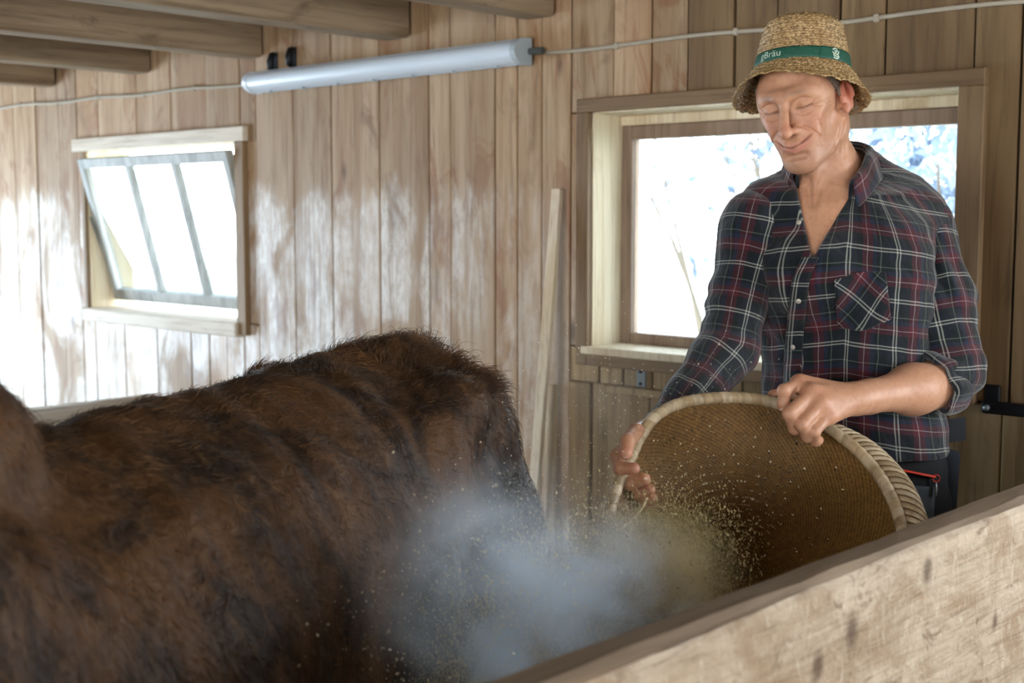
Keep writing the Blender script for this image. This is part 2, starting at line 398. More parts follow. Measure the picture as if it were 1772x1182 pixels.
box_obj('head_jamb', (x0 - 0.02, YB + 0.003, z1 - 0.004), (x1 + 0.02, YB + 0.22, z1 + 0.02), M_JAMB, win2)
SB = np.array([0, YB + 0.135, z0 + 0.04]); ST = np.array([0, YB - 0.035, z1 - 0.035])   # hinge line, top of the tipped sash
sdir = (ST - SB) / np.linalg.norm(ST - SB); sn = np.cross([1.0, 0, 0], sdir); SL = np.linalg.norm(ST - SB)
def sash_piece(name, xa, xb, ta, tb, th, mat, parent=win2):
    vs = []
    for s_ in (-th / 2, th / 2):
        for (x, t) in ((xa, ta), (xb, ta), (xb, tb), (xa, tb)):
            vs.append(np.array([x, 0, 0]) + SB + sdir * t + sn * s_)
    return mesh_obj(name, vs, [(0,3,2,1),(4,5,6,7),(0,1,5,4),(1,2,6,5),(2,3,7,6),(3,0,4,7)], mat, parent)
xa, xb = x0 + 0.012, x1 - 0.015
sash_piece('sash_rail', xa, xb, 0, 0.05, 0.036, M_SASH_GREY)
sash_piece('sash_rail', xa, xb, SL - 0.042, SL, 0.036, M_SASH_GREY)
sash_piece('sash_stile', xa, xa + 0.035, 0.05, SL - 0.042, 0.036, M_SASH_GREY)
sash_piece('sash_stile', xb - 0.035, xb, 0.05, SL - 0.042, 0.036, M_SASH_GREY)
for k in (1, 2):
    xm = xa + 0.035 + (xb - xa - 0.07) * k / 3
    sash_piece('glazing_bar', xm - 0.014, xm + 0.014, 0.05, SL - 0.042, 0.030, M_SASH_GREY)
for k in range(3):
    w = (xb - xa - 0.07) / 3
    sash_piece('glass_pane', xa + 0.035 + w * k + 0.012, xa + 0.035 + w * (k + 1) - 0.012, 0.045, SL - 0.04, 0.004, M_GLASS)
for xx in (x0 + 0.005, x1 - 0.008):
    b = MB(); b.tube([np.array([xx, YB + 0.01, z0 + 0.42]), np.array([xx, YB + 0.13, z0 + 0.08])], 0.006, 6)
    b.obj('stay_arm', M_GREYMETAL, win2)

# ---- ceiling, beams
M_CEIL = wood('ceiling_board_wood', '#8a7a63', '#6d5d49', '#3e3226', 'x', spread=0.15)
ceiling = tag(box_obj('ceiling', (XL, YN, ZC + 0.025), (XR, YB + 0.15, ZC + 0.06), M_BACKING), 'low board ceiling on sawn beams', kind='structure')
yy = YN
while yy < YB - 0.01:
    w = rnd.uniform(0.17, 0.23); y2 = min(yy + w, YB)
    box_obj('board', (XL, yy + 0.002, ZC), (XR, y2 - 0.002, ZC + 0.024), M_CEIL, ceiling, 0.003); yy = y2
for xr in (-7.45, -6.64, -5.80, -4.966, -4.167, -3.33, -2.675, -1.95, -1.2, -0.4, 0.4, 1.2, 2.0):
    w = rnd.uniform(0.115, 0.135); zb = 2.074 + rnd.uniform(-0.004, 0.004)
    box_obj('beam', (xr - w, YN, zb), (xr, YB - 0.004, ZC - 0.001), M_BEAM, ceiling, 0.012)

# ---- other walls, floor
M_WALLB = wood('side_wall_wood', '#b49a78', '#98795a', '#664a30', 'z', spread=0.1)
tag(wall_with_holes('wall_left', 'y', YN, YB + 0.15, -0.3, ZC, XL - 0.12, XL, [(0.3, 2.2, 0.0, 1.66)], M_WALLB), 'left barn wall with an open door', kind='structure')
tag(wall_with_holes('wall_right', 'y', YN, YB + 0.15, -0.3, ZC, XR, XR + 0.12, [(-1.4, 0.6, 0.7, 1.9)], M_WALLB), 'right barn wall with an open hatch', kind='structure')
tag(wall_with_holes('wall_front', 'x', XL, XR, -0.3, ZC, YN - 0.12, YN, [(-2.2, 1.0, 0.0, 2.2)], M_WALLB), 'front barn wall with an open door', kind='structure')
wall_left_o = bpy.data.objects['wall_left']; yk = YN
while yk < YB - 0.01:
    w = rnd.uniform(0.18, 0.26); y2 = min(yk + w, YB)
    for (za, zb) in (((0, ZC),) if y2 < 0.3 or yk > 2.2 else ((1.66, ZC),)):
        ya_, yb_ = (max(yk, 2.2) if yk < 2.2 < y2 and za == 0 else yk), y2
        box_obj('plank', (XL + 0.001, ya_ + 0.002, za), (XL + 0.022, yb_ - 0.002, zb), M_WALLB, wall_left_o, 0.003)
    yk = y2
def straw_floor_mat():
    T = NT('straw_bedding')
    a = T.noise(T.pos((40, 9, 20), False), 1.0, 5, 0.7, 1.5); b = T.noise(T.pos((6, 30, 20), False), 1.0, 5, 0.7, 1.5); c = T.noise(T.pos((1.5,)*3, False), 1.0, 3)
    h = T.math('MAXIMUM', a, b)
    col = T.mix(T.smooth(h, 0.4, 0.72), lin('#4c3b26'), lin('#a98f5f'))
    col = T.mix(T.math('MULTIPLY', T.smooth(c, 0.5, 0.7), 0.6), col, lin('#3f2f1f'))
    T.bsdf(col, 0.85, T.bump(h, 0.8, 0.02), 0.2); return T.m
gx, gy = np.meshgrid(np.linspace(XL, XR, 85), np.linspace(YN, YB + 0.02, 60), indexing='ij')
gz = -0.012 + 0.012 * np.sin(gx * 5.1 + 1.3 * np.sin(gy * 3.3)) * np.sin(gy * 4.7 + gx)
V = np.stack([gx, gy, np.minimum(gz, 0)], -1).reshape(-1, 3); n0, n1 = gx.shape
idx = np.arange(n0 * n1).reshape(n0, n1)
F = np.stack([idx[:-1, :-1], idx[1:, :-1], idx[1:, 1:], idx[:-1, 1:]], -1).reshape(-1, 4)
tag(quads_obj('floor', V, F, straw_floor_mat()), 'barn floor under trodden straw', kind='structure')

# ------------------------------------------------------------------ outside
def leaf_mat():
    T = NT('shrub_leaf')
    n = T.noise(T.pos((2.5,)*3, False), 1.0, 3)
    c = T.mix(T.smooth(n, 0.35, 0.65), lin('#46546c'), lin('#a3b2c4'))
    d = T.new('BsdfDiffuse'); T.set(d.inputs[0], c); t = T.new('BsdfTranslucent'); T.set(t.inputs[0], c)
    g = T.new('BsdfGlossy'); g.inputs['Roughness'].default_value = 0.3
    m = T.new('MixShader'); m.inputs[0].default_value = 0.4; T.set(m.inputs[1], d.outputs[0]); T.set(m.inputs[2], t.outputs[0])
    m2 = T.new('MixShader'); m2.inputs[0].default_value = 0.08; T.set(m2.inputs[1], m.outputs[0]); T.set(m2.inputs[2], g.outputs[0])
    T.t.links.new(m2.outputs[0], T.out.inputs[0]); return T.m
M_LEAF = leaf_mat()
M_GROUND = plain('pale_farmyard', '#c9cfc2', 0.9, 0, 0.12, 6)
tag(box_obj('ground', (-40, YB + 0.16, -0.3), (30, 45, -0.1), M_GROUND), 'pale bright farmyard outside the windows', kind='structure')
def shrub(name, label, cx, cy, cz, rx, ry, rz, n, seed):
    g = np.random.default_rng(seed); root = tag(empty(name, (cx, cy, -0.1)), label, 'shrub')
    p = g.normal(size=(n, 3)); p /= np.linalg.norm(p, axis=1)[:, None]; p *= (g.random(n)[:, None] ** 0.45)
    lump = 1 + 0.25 * np.sin(p[:, :1] * 7 + seed) * np.sin(p[:, 2:] * 6 + 2 * seed)
    c = p * lump * [rx, ry, rz] + [cx, cy, cz]; c = c[c[:, 2] > 0.0]; n = len(c)
    a = g.normal(size=(n, 3)); a /= np.linalg.norm(a, axis=1)[:, None]
    b = np.cross(a, g.normal(size=(n, 3))); b /= np.linalg.norm(b, axis=1)[:, None]
    L = g.uniform(0.035, 0.075, (n, 1)); W = L * 0.36; nn = np.cross(a, b)
    V = np.stack([c - a * L, c + b * W + nn * W * 0.25, c + a * L, c - b * W + nn * W * 0.25], 1).reshape(-1, 3)
    F = np.arange(n * 4).reshape(-1, 4)
    tag(quads_obj('foliage', V, F, M_LEAF, root, False), kind='stuff')
    mb = MB()
    for k in range(14):
        e = np.array([cx, cy, cz]) + g.normal(size=3) * [rx * 0.45, ry * 0.45, rz * 0.35]
        mb.tube(spline([[cx + g.normal() * 0.1, cy + g.normal() * 0.1, -0.15], [(cx + e[0]) / 2 + g.normal() * 0.1, (cy + e[1]) / 2, cz * 0.5], e], 7), list(np.linspace(0.022, 0.006, 7)), 6)
    mb.obj('branch', plain('shrub_bark', '#6d6255', 0.9), root)
shrub('leafy_shrub', 'tall dense leafy shrub outside the large window behind the shoulder', -2.75, 6.3, 1.55, 0.95, 0.8, 1.35, 4600, 3)
shrub('loose_shrub', 'thin loose shrub outside the large window beside the face', -4.75, 7.2, 2.0, 0.9, 0.7, 0.95, 700, 5)
gf = tag(empty('garden_fence', (-7.6, 9.5, -0.1)), 'pale low picket fence far outside the large window', 'fence')
M_PALE = plain('pale_paint', '#b8c2be', 0.6)
for k in range(16):
    xx = -9.0 + 0.28 * k
    box_obj('picket', (xx, 9.48, -0.12), (xx + 0.09, 9.5, 0.78), M_PALE, gf)
box_obj('rail', (-9.1, 9.5, 0.55), (-4.6, 9.53, 0.63), M_PALE, gf); box_obj('rail', (-9.1, 9.5, 0.12), (-4.6, 9.53, 0.2), M_PALE, gf)

# ------------------------------------------------------------------ things on the wall
lamp = tag(empty('strip_light', (-3.47, YB, 1.98)), 'long unlit white fluorescent strip light mounted high on the boards', 'lamp')
def diffuser_mat():
    T = NT('milky_diffuser')
    n = T.noise(T.pos((1, 30, 30)), 3.0, 3)
    b = T.bsdf(T.mix(n, lin('#c9d6e2'), lin('#dde8f2')), 0.25, None, 0.5); b.inputs['Subsurface Weight'].default_value = 0.2
    b.inputs['Subsurface Radius'].default_value = (0.02, 0.02, 0.02); return T.m
M_DIFF = diffuser_mat(); M_LAMPBASE = plain('lamp_tray_grey', '#aebac2', 0.45, 0, 0.05)
lx0, lx1, lzc = -4.185, -2.762, 1.977
def prof_extrude(name, prof, xa, xb, mat, parent, smooth=False):
    n = len(prof); V = [(xa, y, z) for y, z in prof] + [(xb, y, z) for y, z in prof]
    F = [list(range(n))[::-1], list(range(n, 2 * n))] + [[i, (i+1) % n, n + (i+1) % n, n + i] for i in range(n)]
    return mesh_obj(name, V, F, mat, parent, smooth)
arc = [(YB - 0.045 - 0.05 * math.sin(t), lzc - 0.037 * math.cos(t)) for t in np.linspace(0, math.pi, 15)]
prof_extrude('diffuser', arc, lx0 + 0.02, lx1 - 0.02, M_DIFF, lamp)
tray = [(YB - 0.008, lzc - 0.033), (YB - 0.008, lzc + 0.033), (YB - 0.044, lzc + 0.040), (YB - 0.05, lzc + 0.040), (YB - 0.05, lzc - 0.040), (YB - 0.044, lzc - 0.040)]
prof_extrude('tray', tray, lx0 + 0.01, lx1 - 0.01, M_LAMPBASE, lamp)
cap_p = [(YB - 0.02, lzc - 0.041)] + [(YB - 0.045 - 0.054 * math.sin(t), lzc - 0.041 * math.cos(t)) for t in np.linspace(0, math.pi, 11)] + [(YB - 0.02, lzc + 0.041)]
prof_extrude('end_cap', cap_p, lx0, lx0 + 0.022, M_DIFF, lamp); prof_extrude('end_cap', cap_p, lx1 - 0.022, lx1, M_LAMPBASE, lamp)
b = MB(); b.tube([(lx1, YB - 0.03, lzc), (lx1 + 0.05, YB - 0.025, lzc)], 0.011, 8); b.obj('cable_gland', plain('grey_rubber', '#555a58', 0.7), lamp)
for k in range(7):
    xx = lx0 + 0.12 + k * (lx1 - lx0 - 0.24) / 6
    box_obj('clip', (xx - 0.008, YB - 0.062, lzc - 0.0425), (xx + 0.008, YB - 0.04, lzc - 0.036), M_LAMPBASE, lamp)
M_CABLE = plain('dusty_white_cable', '#b3aa98', 0.7)
def cable(name, label, pts, n):
    root = tag(empty(name, pts[0]), label, 'cable')
    sp = spline(pts, n); mb = MB(); mb.tube(sp, 0.0062, 8); mb.obj('sheath', M_CABLE, root, True)
    for k in range(6, n - 3, 9):
        q = sp[k]; box_obj('cable_clip', (q[0] - 0.007, YB - 0.017, q[2] - 0.010), (q[0] + 0.007, YB - 0.001, q[2] + 0.010), M_CABLE, root, 0.003)
yc = YB - 0.009
cable('lamp_cable', 'thin white cable on the boards from the room corner to the strip light', [(x, yc, 2.007 + (x + 6.4) / 2.2 * -0.025 + 0.004 * math.sin(x * 9)) for x in np.linspace(-7.95, lx0 + 0.005, 26)], 90)
cable('wall_cable', 'thin white cable along the boards above the large window', [(x, yc, 1.972 - 0.006 * (x + 2.7) + 0.004 * math.sin(x * 8)) for x in np.linspace(lx1 + 0.05, 2.3, 34)], 110)
for k, (xx, zz) in enumerate(((-4.097, 2.052), (-3.982, 2.062))):
    hk = tag(empty('iron_lug', (xx, YB, zz)), ['small dark iron lug above the lamp, nearer the small window', 'small dark iron lug above the lamp, farther from the small window'][k], 'lug')
    box_obj('back_plate', (xx - 0.016, YB - 0.006, zz - 0.036), (xx + 0.016, YB - 0.002, zz + 0.036), M_IRON, hk, 0.002)
    b = MB(); b.tube([(xx, YB - 0.010, zz + 0.034), (xx, YB - 0.020, zz + 0.026), (xx, YB - 0.027, zz), (xx, YB - 0.026, zz - 0.026), (xx, YB - 0.014, zz - 0.040)], [0.006, 0.0125, 0.0155, 0.0135, 0.005], 10); b.obj('lug', M_IRON, hk, True)
# iron latch at the right, iron plate under the window
lt = tag(empty('door_latch', (-1.28, YB, 1.04)), 'black iron latch with a long bar on the boards right of the man', 'latch')
box_obj('plate', (-1.300, YB - 0.012, 1.005), (-1.262, YB - 0.001, 1.075), M_IRON, lt, 0.003)
box_obj('bar', (-1.298, YB - 0.034, 1.008), (-0.93, YB - 0.013, 1.038), M_IRON, lt, 0.005)
b = MB(); b.tube([(-1.281, YB - 0.045, 1.023), (-1.281, YB - 0.030, 1.023)], 0.007, 10); b.obj('bolt', M_GREYMETAL, lt, True)
box_obj('keeper', (-1.05, YB - 0.040, 0.995), (-1.03, YB - 0.001, 1.05), M_IRON, lt, 0.003)
hp = tag(empty('iron_plate', (-2.335, YB, 1.0)), 'grey iron plate nailed under the large window', 'plate')
box_obj('strap', (-2.352, YB - 0.009, 0.972), (-2.318, YB - 0.001, 1.028), M_GREYMETAL, hp, 0.002)
for zz in (0.982, 1.018):
    b = MB(); b.tube([(-2.335, YB - 0.013, zz), (-2.335, YB - 0.008, zz)], 0.005, 8); b.obj('nail_head', M_IRON, hp)
# battens leaning on the wall
def leaning(name, label, top, foot, w, d, mat):
    root = tag(empty(name, foot), label, 'board')
    top = np.array(top); foot = np.array(foot); ax = (top - foot); ax /= np.linalg.norm(ax)
    sx = np.array([1.0, 0.25, 0]); sx -= ax * (sx @ ax); sx /= np.linalg.norm(sx); sy = np.cross(ax, sx)
    vs = [q + sx * a * w / 2 + sy * c * d / 2 for q in (foot, top) for a, c in ((-1,-1),(1,-1),(1,1),(-1,1))]
    ob = mesh_obj('batten', vs, [(0,3,2,1),(4,5,6,7),(0,1,5,4),(1,2,6,5),(2,3,7,6),(3,0,4,7)], mat, root)
    md = ob.modifiers.new('edge', 'BEVEL'); md.width = 0.003; md.segments = 2
M_LATH = wood('planed_lath_wood', '#ece2d0', '#d9c8ab', '#a58a66', 'z', spread=0.04, knots=0.4)
leaning('wooden_lath', 'tall pale squared lath leaning against the boards left of the large window', (-2.645, YB - 0.030, 1.555), (-2.62, YB - 0.23, 0.012), 0.030, 0.026, M_LATH)
leaning('short_lath', 'short pale lath leaning low beside the tall one', (-2.672, YB - 0.022, 0.95), (-2.62, YB - 0.10, 0.012), 0.032, 0.02, M_LATH)

# ------------------------------------------------------------------ stall partitions
def plank_fence(name, label, x_near, thick, top, ya, yb, mat_face, mat_top, boards, posts):
    root = tag(empty(name, (x_near - thick / 2, (ya + yb) / 2, 0)), label, 'fence')
    z = 0.05
    for (za, zb) in boards:
        bm = bmesh.new()
        ny = 60; g = np.random.default_rng(int(za * 1000))
        ys_ = np.linspace(ya, yb, ny)
        prof = [(x_near - thick + 0.006, za), (x_near - 0.004, za), (x_near, za + 0.006), (x_near, (za * 2 + zb) / 3), (x_near, (za + zb * 2) / 3), (x_near, zb - 0.008), (x_near - 0.006, zb), (x_near - thick + 0.006, zb), (x_near - thick, zb - 0.006), (x_near - thick, za + 0.006)]
        V = []
        for i, y in enumerate(ys_):
            for (px, pz) in prof: V.append((px + g.normal() * 0.0008, y, pz + (0.003 * math.sin(y * 5) if pz > (za + zb) / 2 else 0) + g.normal() * 0.0008))
        n = len(prof); F = []
        for i in range(ny - 1):
            for j in range(n): F.append((i*n+j, i*n+(j+1) % n, (i+1)*n+(j+1) % n, (i+1)*n+j))
        F += [list(range(n)), list(range((ny-1)*n, ny*n))[::-1]]
        bm.free()
        mesh_obj('board', V, F, mat_face, root)
    if mat_top:
        ny = 60; g = np.random.default_rng(5); V = []; F = []
        for i, y in enumerate(np.linspace(ya, yb, ny)):
            e = 0.0025 * math.sin(y * 5) 
            for (px, pz) in ((x_near - thick - 0.002, boards[-1][1] + 0.0035 + e), (x_near - 0.001, boards[-1][1] + 0.0035 + e), (x_near + 0.001, top - 0.006), (x_near - 0.005, top), (x_near - thick + 0.004, top), (x_near - thick - 0.002, top - 0.005)):
                V.append((px + g.normal() * 0.0009, y, pz + g.normal() * 0.0009))
        n = 6
        for i in range(ny - 1):
            for j in range(n): F.append((i*n+j, i*n+(j+1) % n, (i+1)*n+(j+1) % n, (i+1)*n+j))
        F += [list(range(n)), list(range((ny-1)*n, ny*n))[::-1]]
        mesh_obj('top_rail', V, F, mat_top, root)
    for y in posts: box_obj('post', (x_near - thick - 0.105, y - 0.05, 0), (x_near - thick - 0.004, y + 0.05, top - 0.12), mat_top or mat_face, root, 0.006)
    return root
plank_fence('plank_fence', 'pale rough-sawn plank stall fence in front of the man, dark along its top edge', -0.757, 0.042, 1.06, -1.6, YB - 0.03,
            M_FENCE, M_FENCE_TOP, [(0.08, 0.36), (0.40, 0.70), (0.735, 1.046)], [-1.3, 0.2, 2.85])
M_LEDGE = wood('manger_wood', '#cfc8bd', '#b3a796', '#80705d', 'y', spread=0.04)
plank_fence('manger_boarding', 'low pale plank manger side at the far wall behind the cow', -4.95, 0.05, 0.70, 0.6, YB - 0.03, M_LEDGE, M_LEDGE, [(0.05, 0.36), (0.37, 0.69)], [0.9, 2.6])
# ------------------------------------------------------------------ implicit surfaces -> continuous quad meshes (for bodies and cloth)
def vlen(a): return np.sqrt(np.einsum('ij,ij->i', a, a))
class Cone:                      # round cone a->b, radii ra->rb; flat squashes along axis n
    def __init__(s, a, b, ra, rb, k=0.01, mode='add', n=None, flat=1.0):
        s.a = np.array(a, np.float32); s.b = np.array(b, np.float32); s.ra = ra; s.rb = rb; s.k = k; s.mode = mode
        s.flat = flat; s.n = None
        if n is not None:
            n = np.array(n, np.float32); s.n = n / np.linalg.norm(n)
        s.c = (s.a + s.b) / 2; s.R = float(np.linalg.norm(s.a - s.b)) / 2 + max(ra, rb)
    def d(s, p):
        ba = s.b - s.a; q = p - s.a
        t = np.clip(q @ ba / (ba @ ba + 1e-9), 0, 1)
        v = q - t[:, None] * ba
        r = s.ra + t * (s.rb - s.ra)
        if s.n is not None:
            v = v + (v @ s.n)[:, None] * s.n * (1 / s.flat - 1)
            return (vlen(v) - r) * (s.flat if s.flat < 1 else 1.0) ** 0.5
        return vlen(v) - r
class Ell:                       # ellipsoid; M rows = local axes
    def __init__(s, c, r, k=0.01, mode='add', M=None):
        s.c = np.array(c, np.float32); s.r = np.array(r, np.float32); s.k = k; s.mode = mode
        s.M = None if M is None else np.array(M, np.float32); s.R = float(max(r))
    def d(s, p):
        q = p - s.c
        if s.M is not None: q = q @ s.M.T
        k0 = vlen(q / s.r); k1 = vlen(q / (s.r * s.r))
        return k0 * (k0 - 1.0) / (k1 + 1e-9)
class Loft:                      # stack of elliptic sections along an axis
    def __init__(s, o, ax, ex, ey, st, k=0.02, mode='add', n=2.2):
        s.o = np.array(o, np.float32); s.ax = np.array(ax, np.float32); s.ex = np.array(ex, np.float32); s.ey = np.array(ey, np.float32)
        st = np.array(sorted(st), np.float32)            # rows: t, cx, cy, a, b
        tt = np.linspace(st[0, 0], st[-1, 0], 60); full = np.zeros((60, 5), np.float32); full[:, 0] = tt
        for j in range(1, 5):
            v = np.interp(tt, st[:, 0], st[:, j])
            for _ in range(6): v[1:-1] = (v[:-2] + 2 * v[1:-1] + v[2:]) / 4
            full[:, j] = v
        s.st = full; s.k = k; s.mode = mode; s.n = n
        mid = (tt[0] + tt[-1]) / 2
        s.c = s.o + s.ax * mid + s.ex * float(np.mean(full[:, 1])) + s.ey * float(np.mean(full[:, 2]))
        s.R = float(np.hypot((tt[-1] - tt[0]) / 2, full[:, 3:].max() * 1.3))
    def d(s, p):
        q = p - s.o; t = q @ s.ax; S = s.st
        tc = np.clip(t, S[0, 0], S[-1, 0])
        cx, cy, a, b = (np.interp(tc, S[:, 0], S[:, j]).astype(np.float32) for j in (1, 2, 3, 4))
        x = np.abs(q @ s.ex - cx) / a; y = np.abs(q @ s.ey - cy) / b
        rr = (x ** s.n + y ** s.n) ** (1 / s.n)
        d = (rr - 1) * np.minimum(a, b)
        return np.maximum(d, np.abs(t - (S[0, 0] + S[-1, 0]) / 2) - (S[-1, 0] - S[0, 0]) / 2)
class Prism:                     # convex wedge: list of (point, outward normal)
    def __init__(s, planes, c, R, k=0.005, mode='sub'):
        s.pl = [(np.array(a, np.float32), np.array(n, np.float32) / np.linalg.norm(n)) for a, n in planes]
        s.c = np.array(c, np.float32); s.R = R; s.k = k; s.mode = mode
    def d(s, p):
        d = None
        for a, n in s.pl:
            e = (p - a) @ n; d = e if d is None else np.maximum(d, e)
        return d
class Ripple:                    # cloth folds, muscles, shag: adds a displacement field f(p) near the surface
    def __init__(s, f, c, R): s.f = f; s.c = np.array(c, np.float32); s.R = R; s.k = 0.0; s.mode = 'disp'
    def d(s, p): return s.f(p)
def smin(a, b, k):
    if k <= 0: return np.minimum(a, b)
    h = np.maximum(k - np.abs(a - b), 0) / k
    return np.minimum(a, b) - h * h * k * 0.25
def sdf_eval(ops, p):
    d = np.full(len(p), 1.0, np.float32)
    for o in ops:
        e = o.d(p).astype(np.float32)
        if o.mode == 'add': d = smin(d, e, o.k)
        elif o.mode == 'sub': d = -smin(-d, e, o.k)
        elif o.mode == 'cut': d = np.maximum(d, -e)
        elif o.mode == 'disp': d = d + e
    return d
def sdf_mesh(ops, lo, hi, h, B=12):
    lo = np.array(lo, np.float32); hi = np.array(hi, np.float32)
    nb = np.ceil((hi - lo) / (h * B)).astype(int); n = nb * B
    val = np.ones(tuple(n), np.float32)
    bi = np.stack(np.meshgrid(*[np.arange(k) for k in nb], indexing='ij'), -1).reshape(-1, 3)
    cen = (lo + (bi + 0.5) * (B * h)).astype(np.float32); rb = B * h * 0.87
    fc = sdf_eval(ops, cen)
    C = np.array([o.c for o in ops]); Rr = np.array([o.R for o in ops]); K = np.array([o.k for o in ops])
    g = np.stack(np.meshgrid(*[np.arange(B)] * 3, indexing='ij'), -1).reshape(-1, 3).astype(np.float32) * h
    for i in range(len(bi)):
        b = bi[i]; sl = tuple(slice(int(b[j]) * B, int(b[j]) * B + B) for j in range(3))
        if abs(fc[i]) > rb * 1.6 + 0.03:
            val[sl] = 1.0 if fc[i] > 0 else -1.0; continue
        near = np.linalg.norm(C - cen[i], axis=1) - Rr < rb + K + 0.02
        val[sl] = sdf_eval([o for o, q in zip(ops, near) if q], lo + b * (B * h) + g).reshape(B, B, B)
    return surface_nets(val, lo, h)
def surface_nets(val, lo, h):
    ins = val < 0
    cnt = np.zeros(tuple(k - 1 for k in val.shape), np.int8)
    for dx in (0, 1):
        for dy in (0, 1):
            for dz in (0, 1):
                cnt += ins[dx:val.shape[0]-1+dx, dy:val.shape[1]-1+dy, dz:val.shape[2]-1+dz]
    act = (cnt > 0) & (cnt < 8)
    ci = np.argwhere(act); idx = np.full(act.shape, -1, np.int32); idx[tuple(ci.T)] = np.arange(len(ci))
    acc = np.zeros((len(ci), 3), np.float32); num = np.zeros(len(ci), np.float32)
    corners = [(i, j, k) for i in (0, 1) for j in (0, 1) for k in (0, 1)]
    cv = {c: val[ci[:, 0] + c[0], ci[:, 1] + c[1], ci[:, 2] + c[2]] for c in corners}
    for c in corners:
        for ax in range(3):
            if c[ax] == 0:
                e = list(c); e[ax] = 1; e = tuple(e)
                a, b = cv[c], cv[e]; m = (a < 0) != (b < 0)
                t = np.where(m, a / np.where(m, a - b, 1), 0)
                pt = np.tile(np.array(c, np.float32), (len(ci), 1)); pt[:, ax] += t
                acc[m] += pt[m]; num[m] += 1
    V = lo + (ci + acc / num[:, None]) * h
    F = []
    for ax in range(3):
        u, w = (ax + 1) % 3, (ax + 2) % 3
        s0 = [slice(None)] * 3; s1 = [slice(None)] * 3
        s0[ax] = slice(0, -1); s1[ax] = slice(1, None)
        a = ins[tuple(s0)]; b = ins[tuple(s1)]
        ed = np.argwhere(a != b)
        ok = (ed[:, u] > 0) & (ed[:, w] > 0) & (ed[:, u] < val.shape[u] - 1) & (ed[:, w] < val.shape[w] - 1)
        ed = ed[ok]; flip = a[tuple(ed.T)]
        def at(du, dw):
            q = ed.copy(); q[:, u] += du; q[:, w] += dw; return idx[tuple(q.T)]
        q = np.stack([at(-1, -1), at(0, -1), at(0, 0), at(-1, 0)], -1)
        q[~flip] = q[~flip][:, ::-1]
        F.append(q)
    return V.astype(np.float32), np.concatenate(F)
def set_color(o, cols, name='Col'):
    at = o.data.color_attributes.new(name, 'FLOAT_COLOR', 'POINT')
    c = np.ones((len(cols), 4), np.float32); c[:, :3] = cols
    at.data.foreach_set('color', c.ravel())
def set_uv(o, uv_loop):
    l = o.data.uv_layers.new(name='UVMap'); l.data.foreach_set('uv', np.asarray(uv_loop, np.float32).ravel())
def bvh_of(V, F): return BVHTree.FromPolygons([tuple(map(float, v)) for v in V], [tuple(map(int, f)) for f in F])
# ------------------------------------------------------------------ the man
def linc(h): return np.array(lin(h)[:3], np.float32)
TY = math.radians(22)                                   # torso turned towards the basket
T_F = -FH * math.cos(TY) - RV * math.sin(TY); T_L = RV * math.cos(TY) - FH * math.sin(TY)      # forward, and his left
PB = P(1470, 760, 2.62)
man = tag(empty('person', (PB[0], PB[1], 0.0)), 'man in straw hat and dark plaid shirt tilting a winnowing basket', 'person')

# --- head frame (x: his right, y: face forward, z: crown)
hy, hp_, hr = math.radians(33), math.radians(16), math.radians(9)
hf = math.cos(hp_) * (-FH * math.cos(hy) - RV * math.sin(hy)) - math.sin(hp_) * EZ
hx0 = np.cross(hf, EZ); hx0 /= np.linalg.norm(hx0); hz0 = np.cross(hx0, hf)
hx = hx0 * math.cos(hr) + hz0 * math.sin(hr) * -1; hz = np.cross(hx, hf)
HC = P(1391, 180, 2.52); HS = 1.0
HM = np.array([hx, hf, hz])
def Hd(x, y, z): return HC + HS * (hx * x + hf * y + hz * z)
def hcone(a, b, ra, rb, k=0.008, mode='add'): return Cone(Hd(*a), Hd(*b), ra * HS, rb * HS, k, mode)
def hell(c, r, k=0.01, mode='add', rot=0.0):
    M = HM
    if rot:
        M = np.array([hx * math.cos(rot) + hz * math.sin(rot), hf, -hx * math.sin(rot) + hz * math.cos(rot)])
    return Ell(Hd(*c), np.array(r) * HS, k, mode, M)
NB = P(1436, 322, 2.60)                                   # pit of the neck level
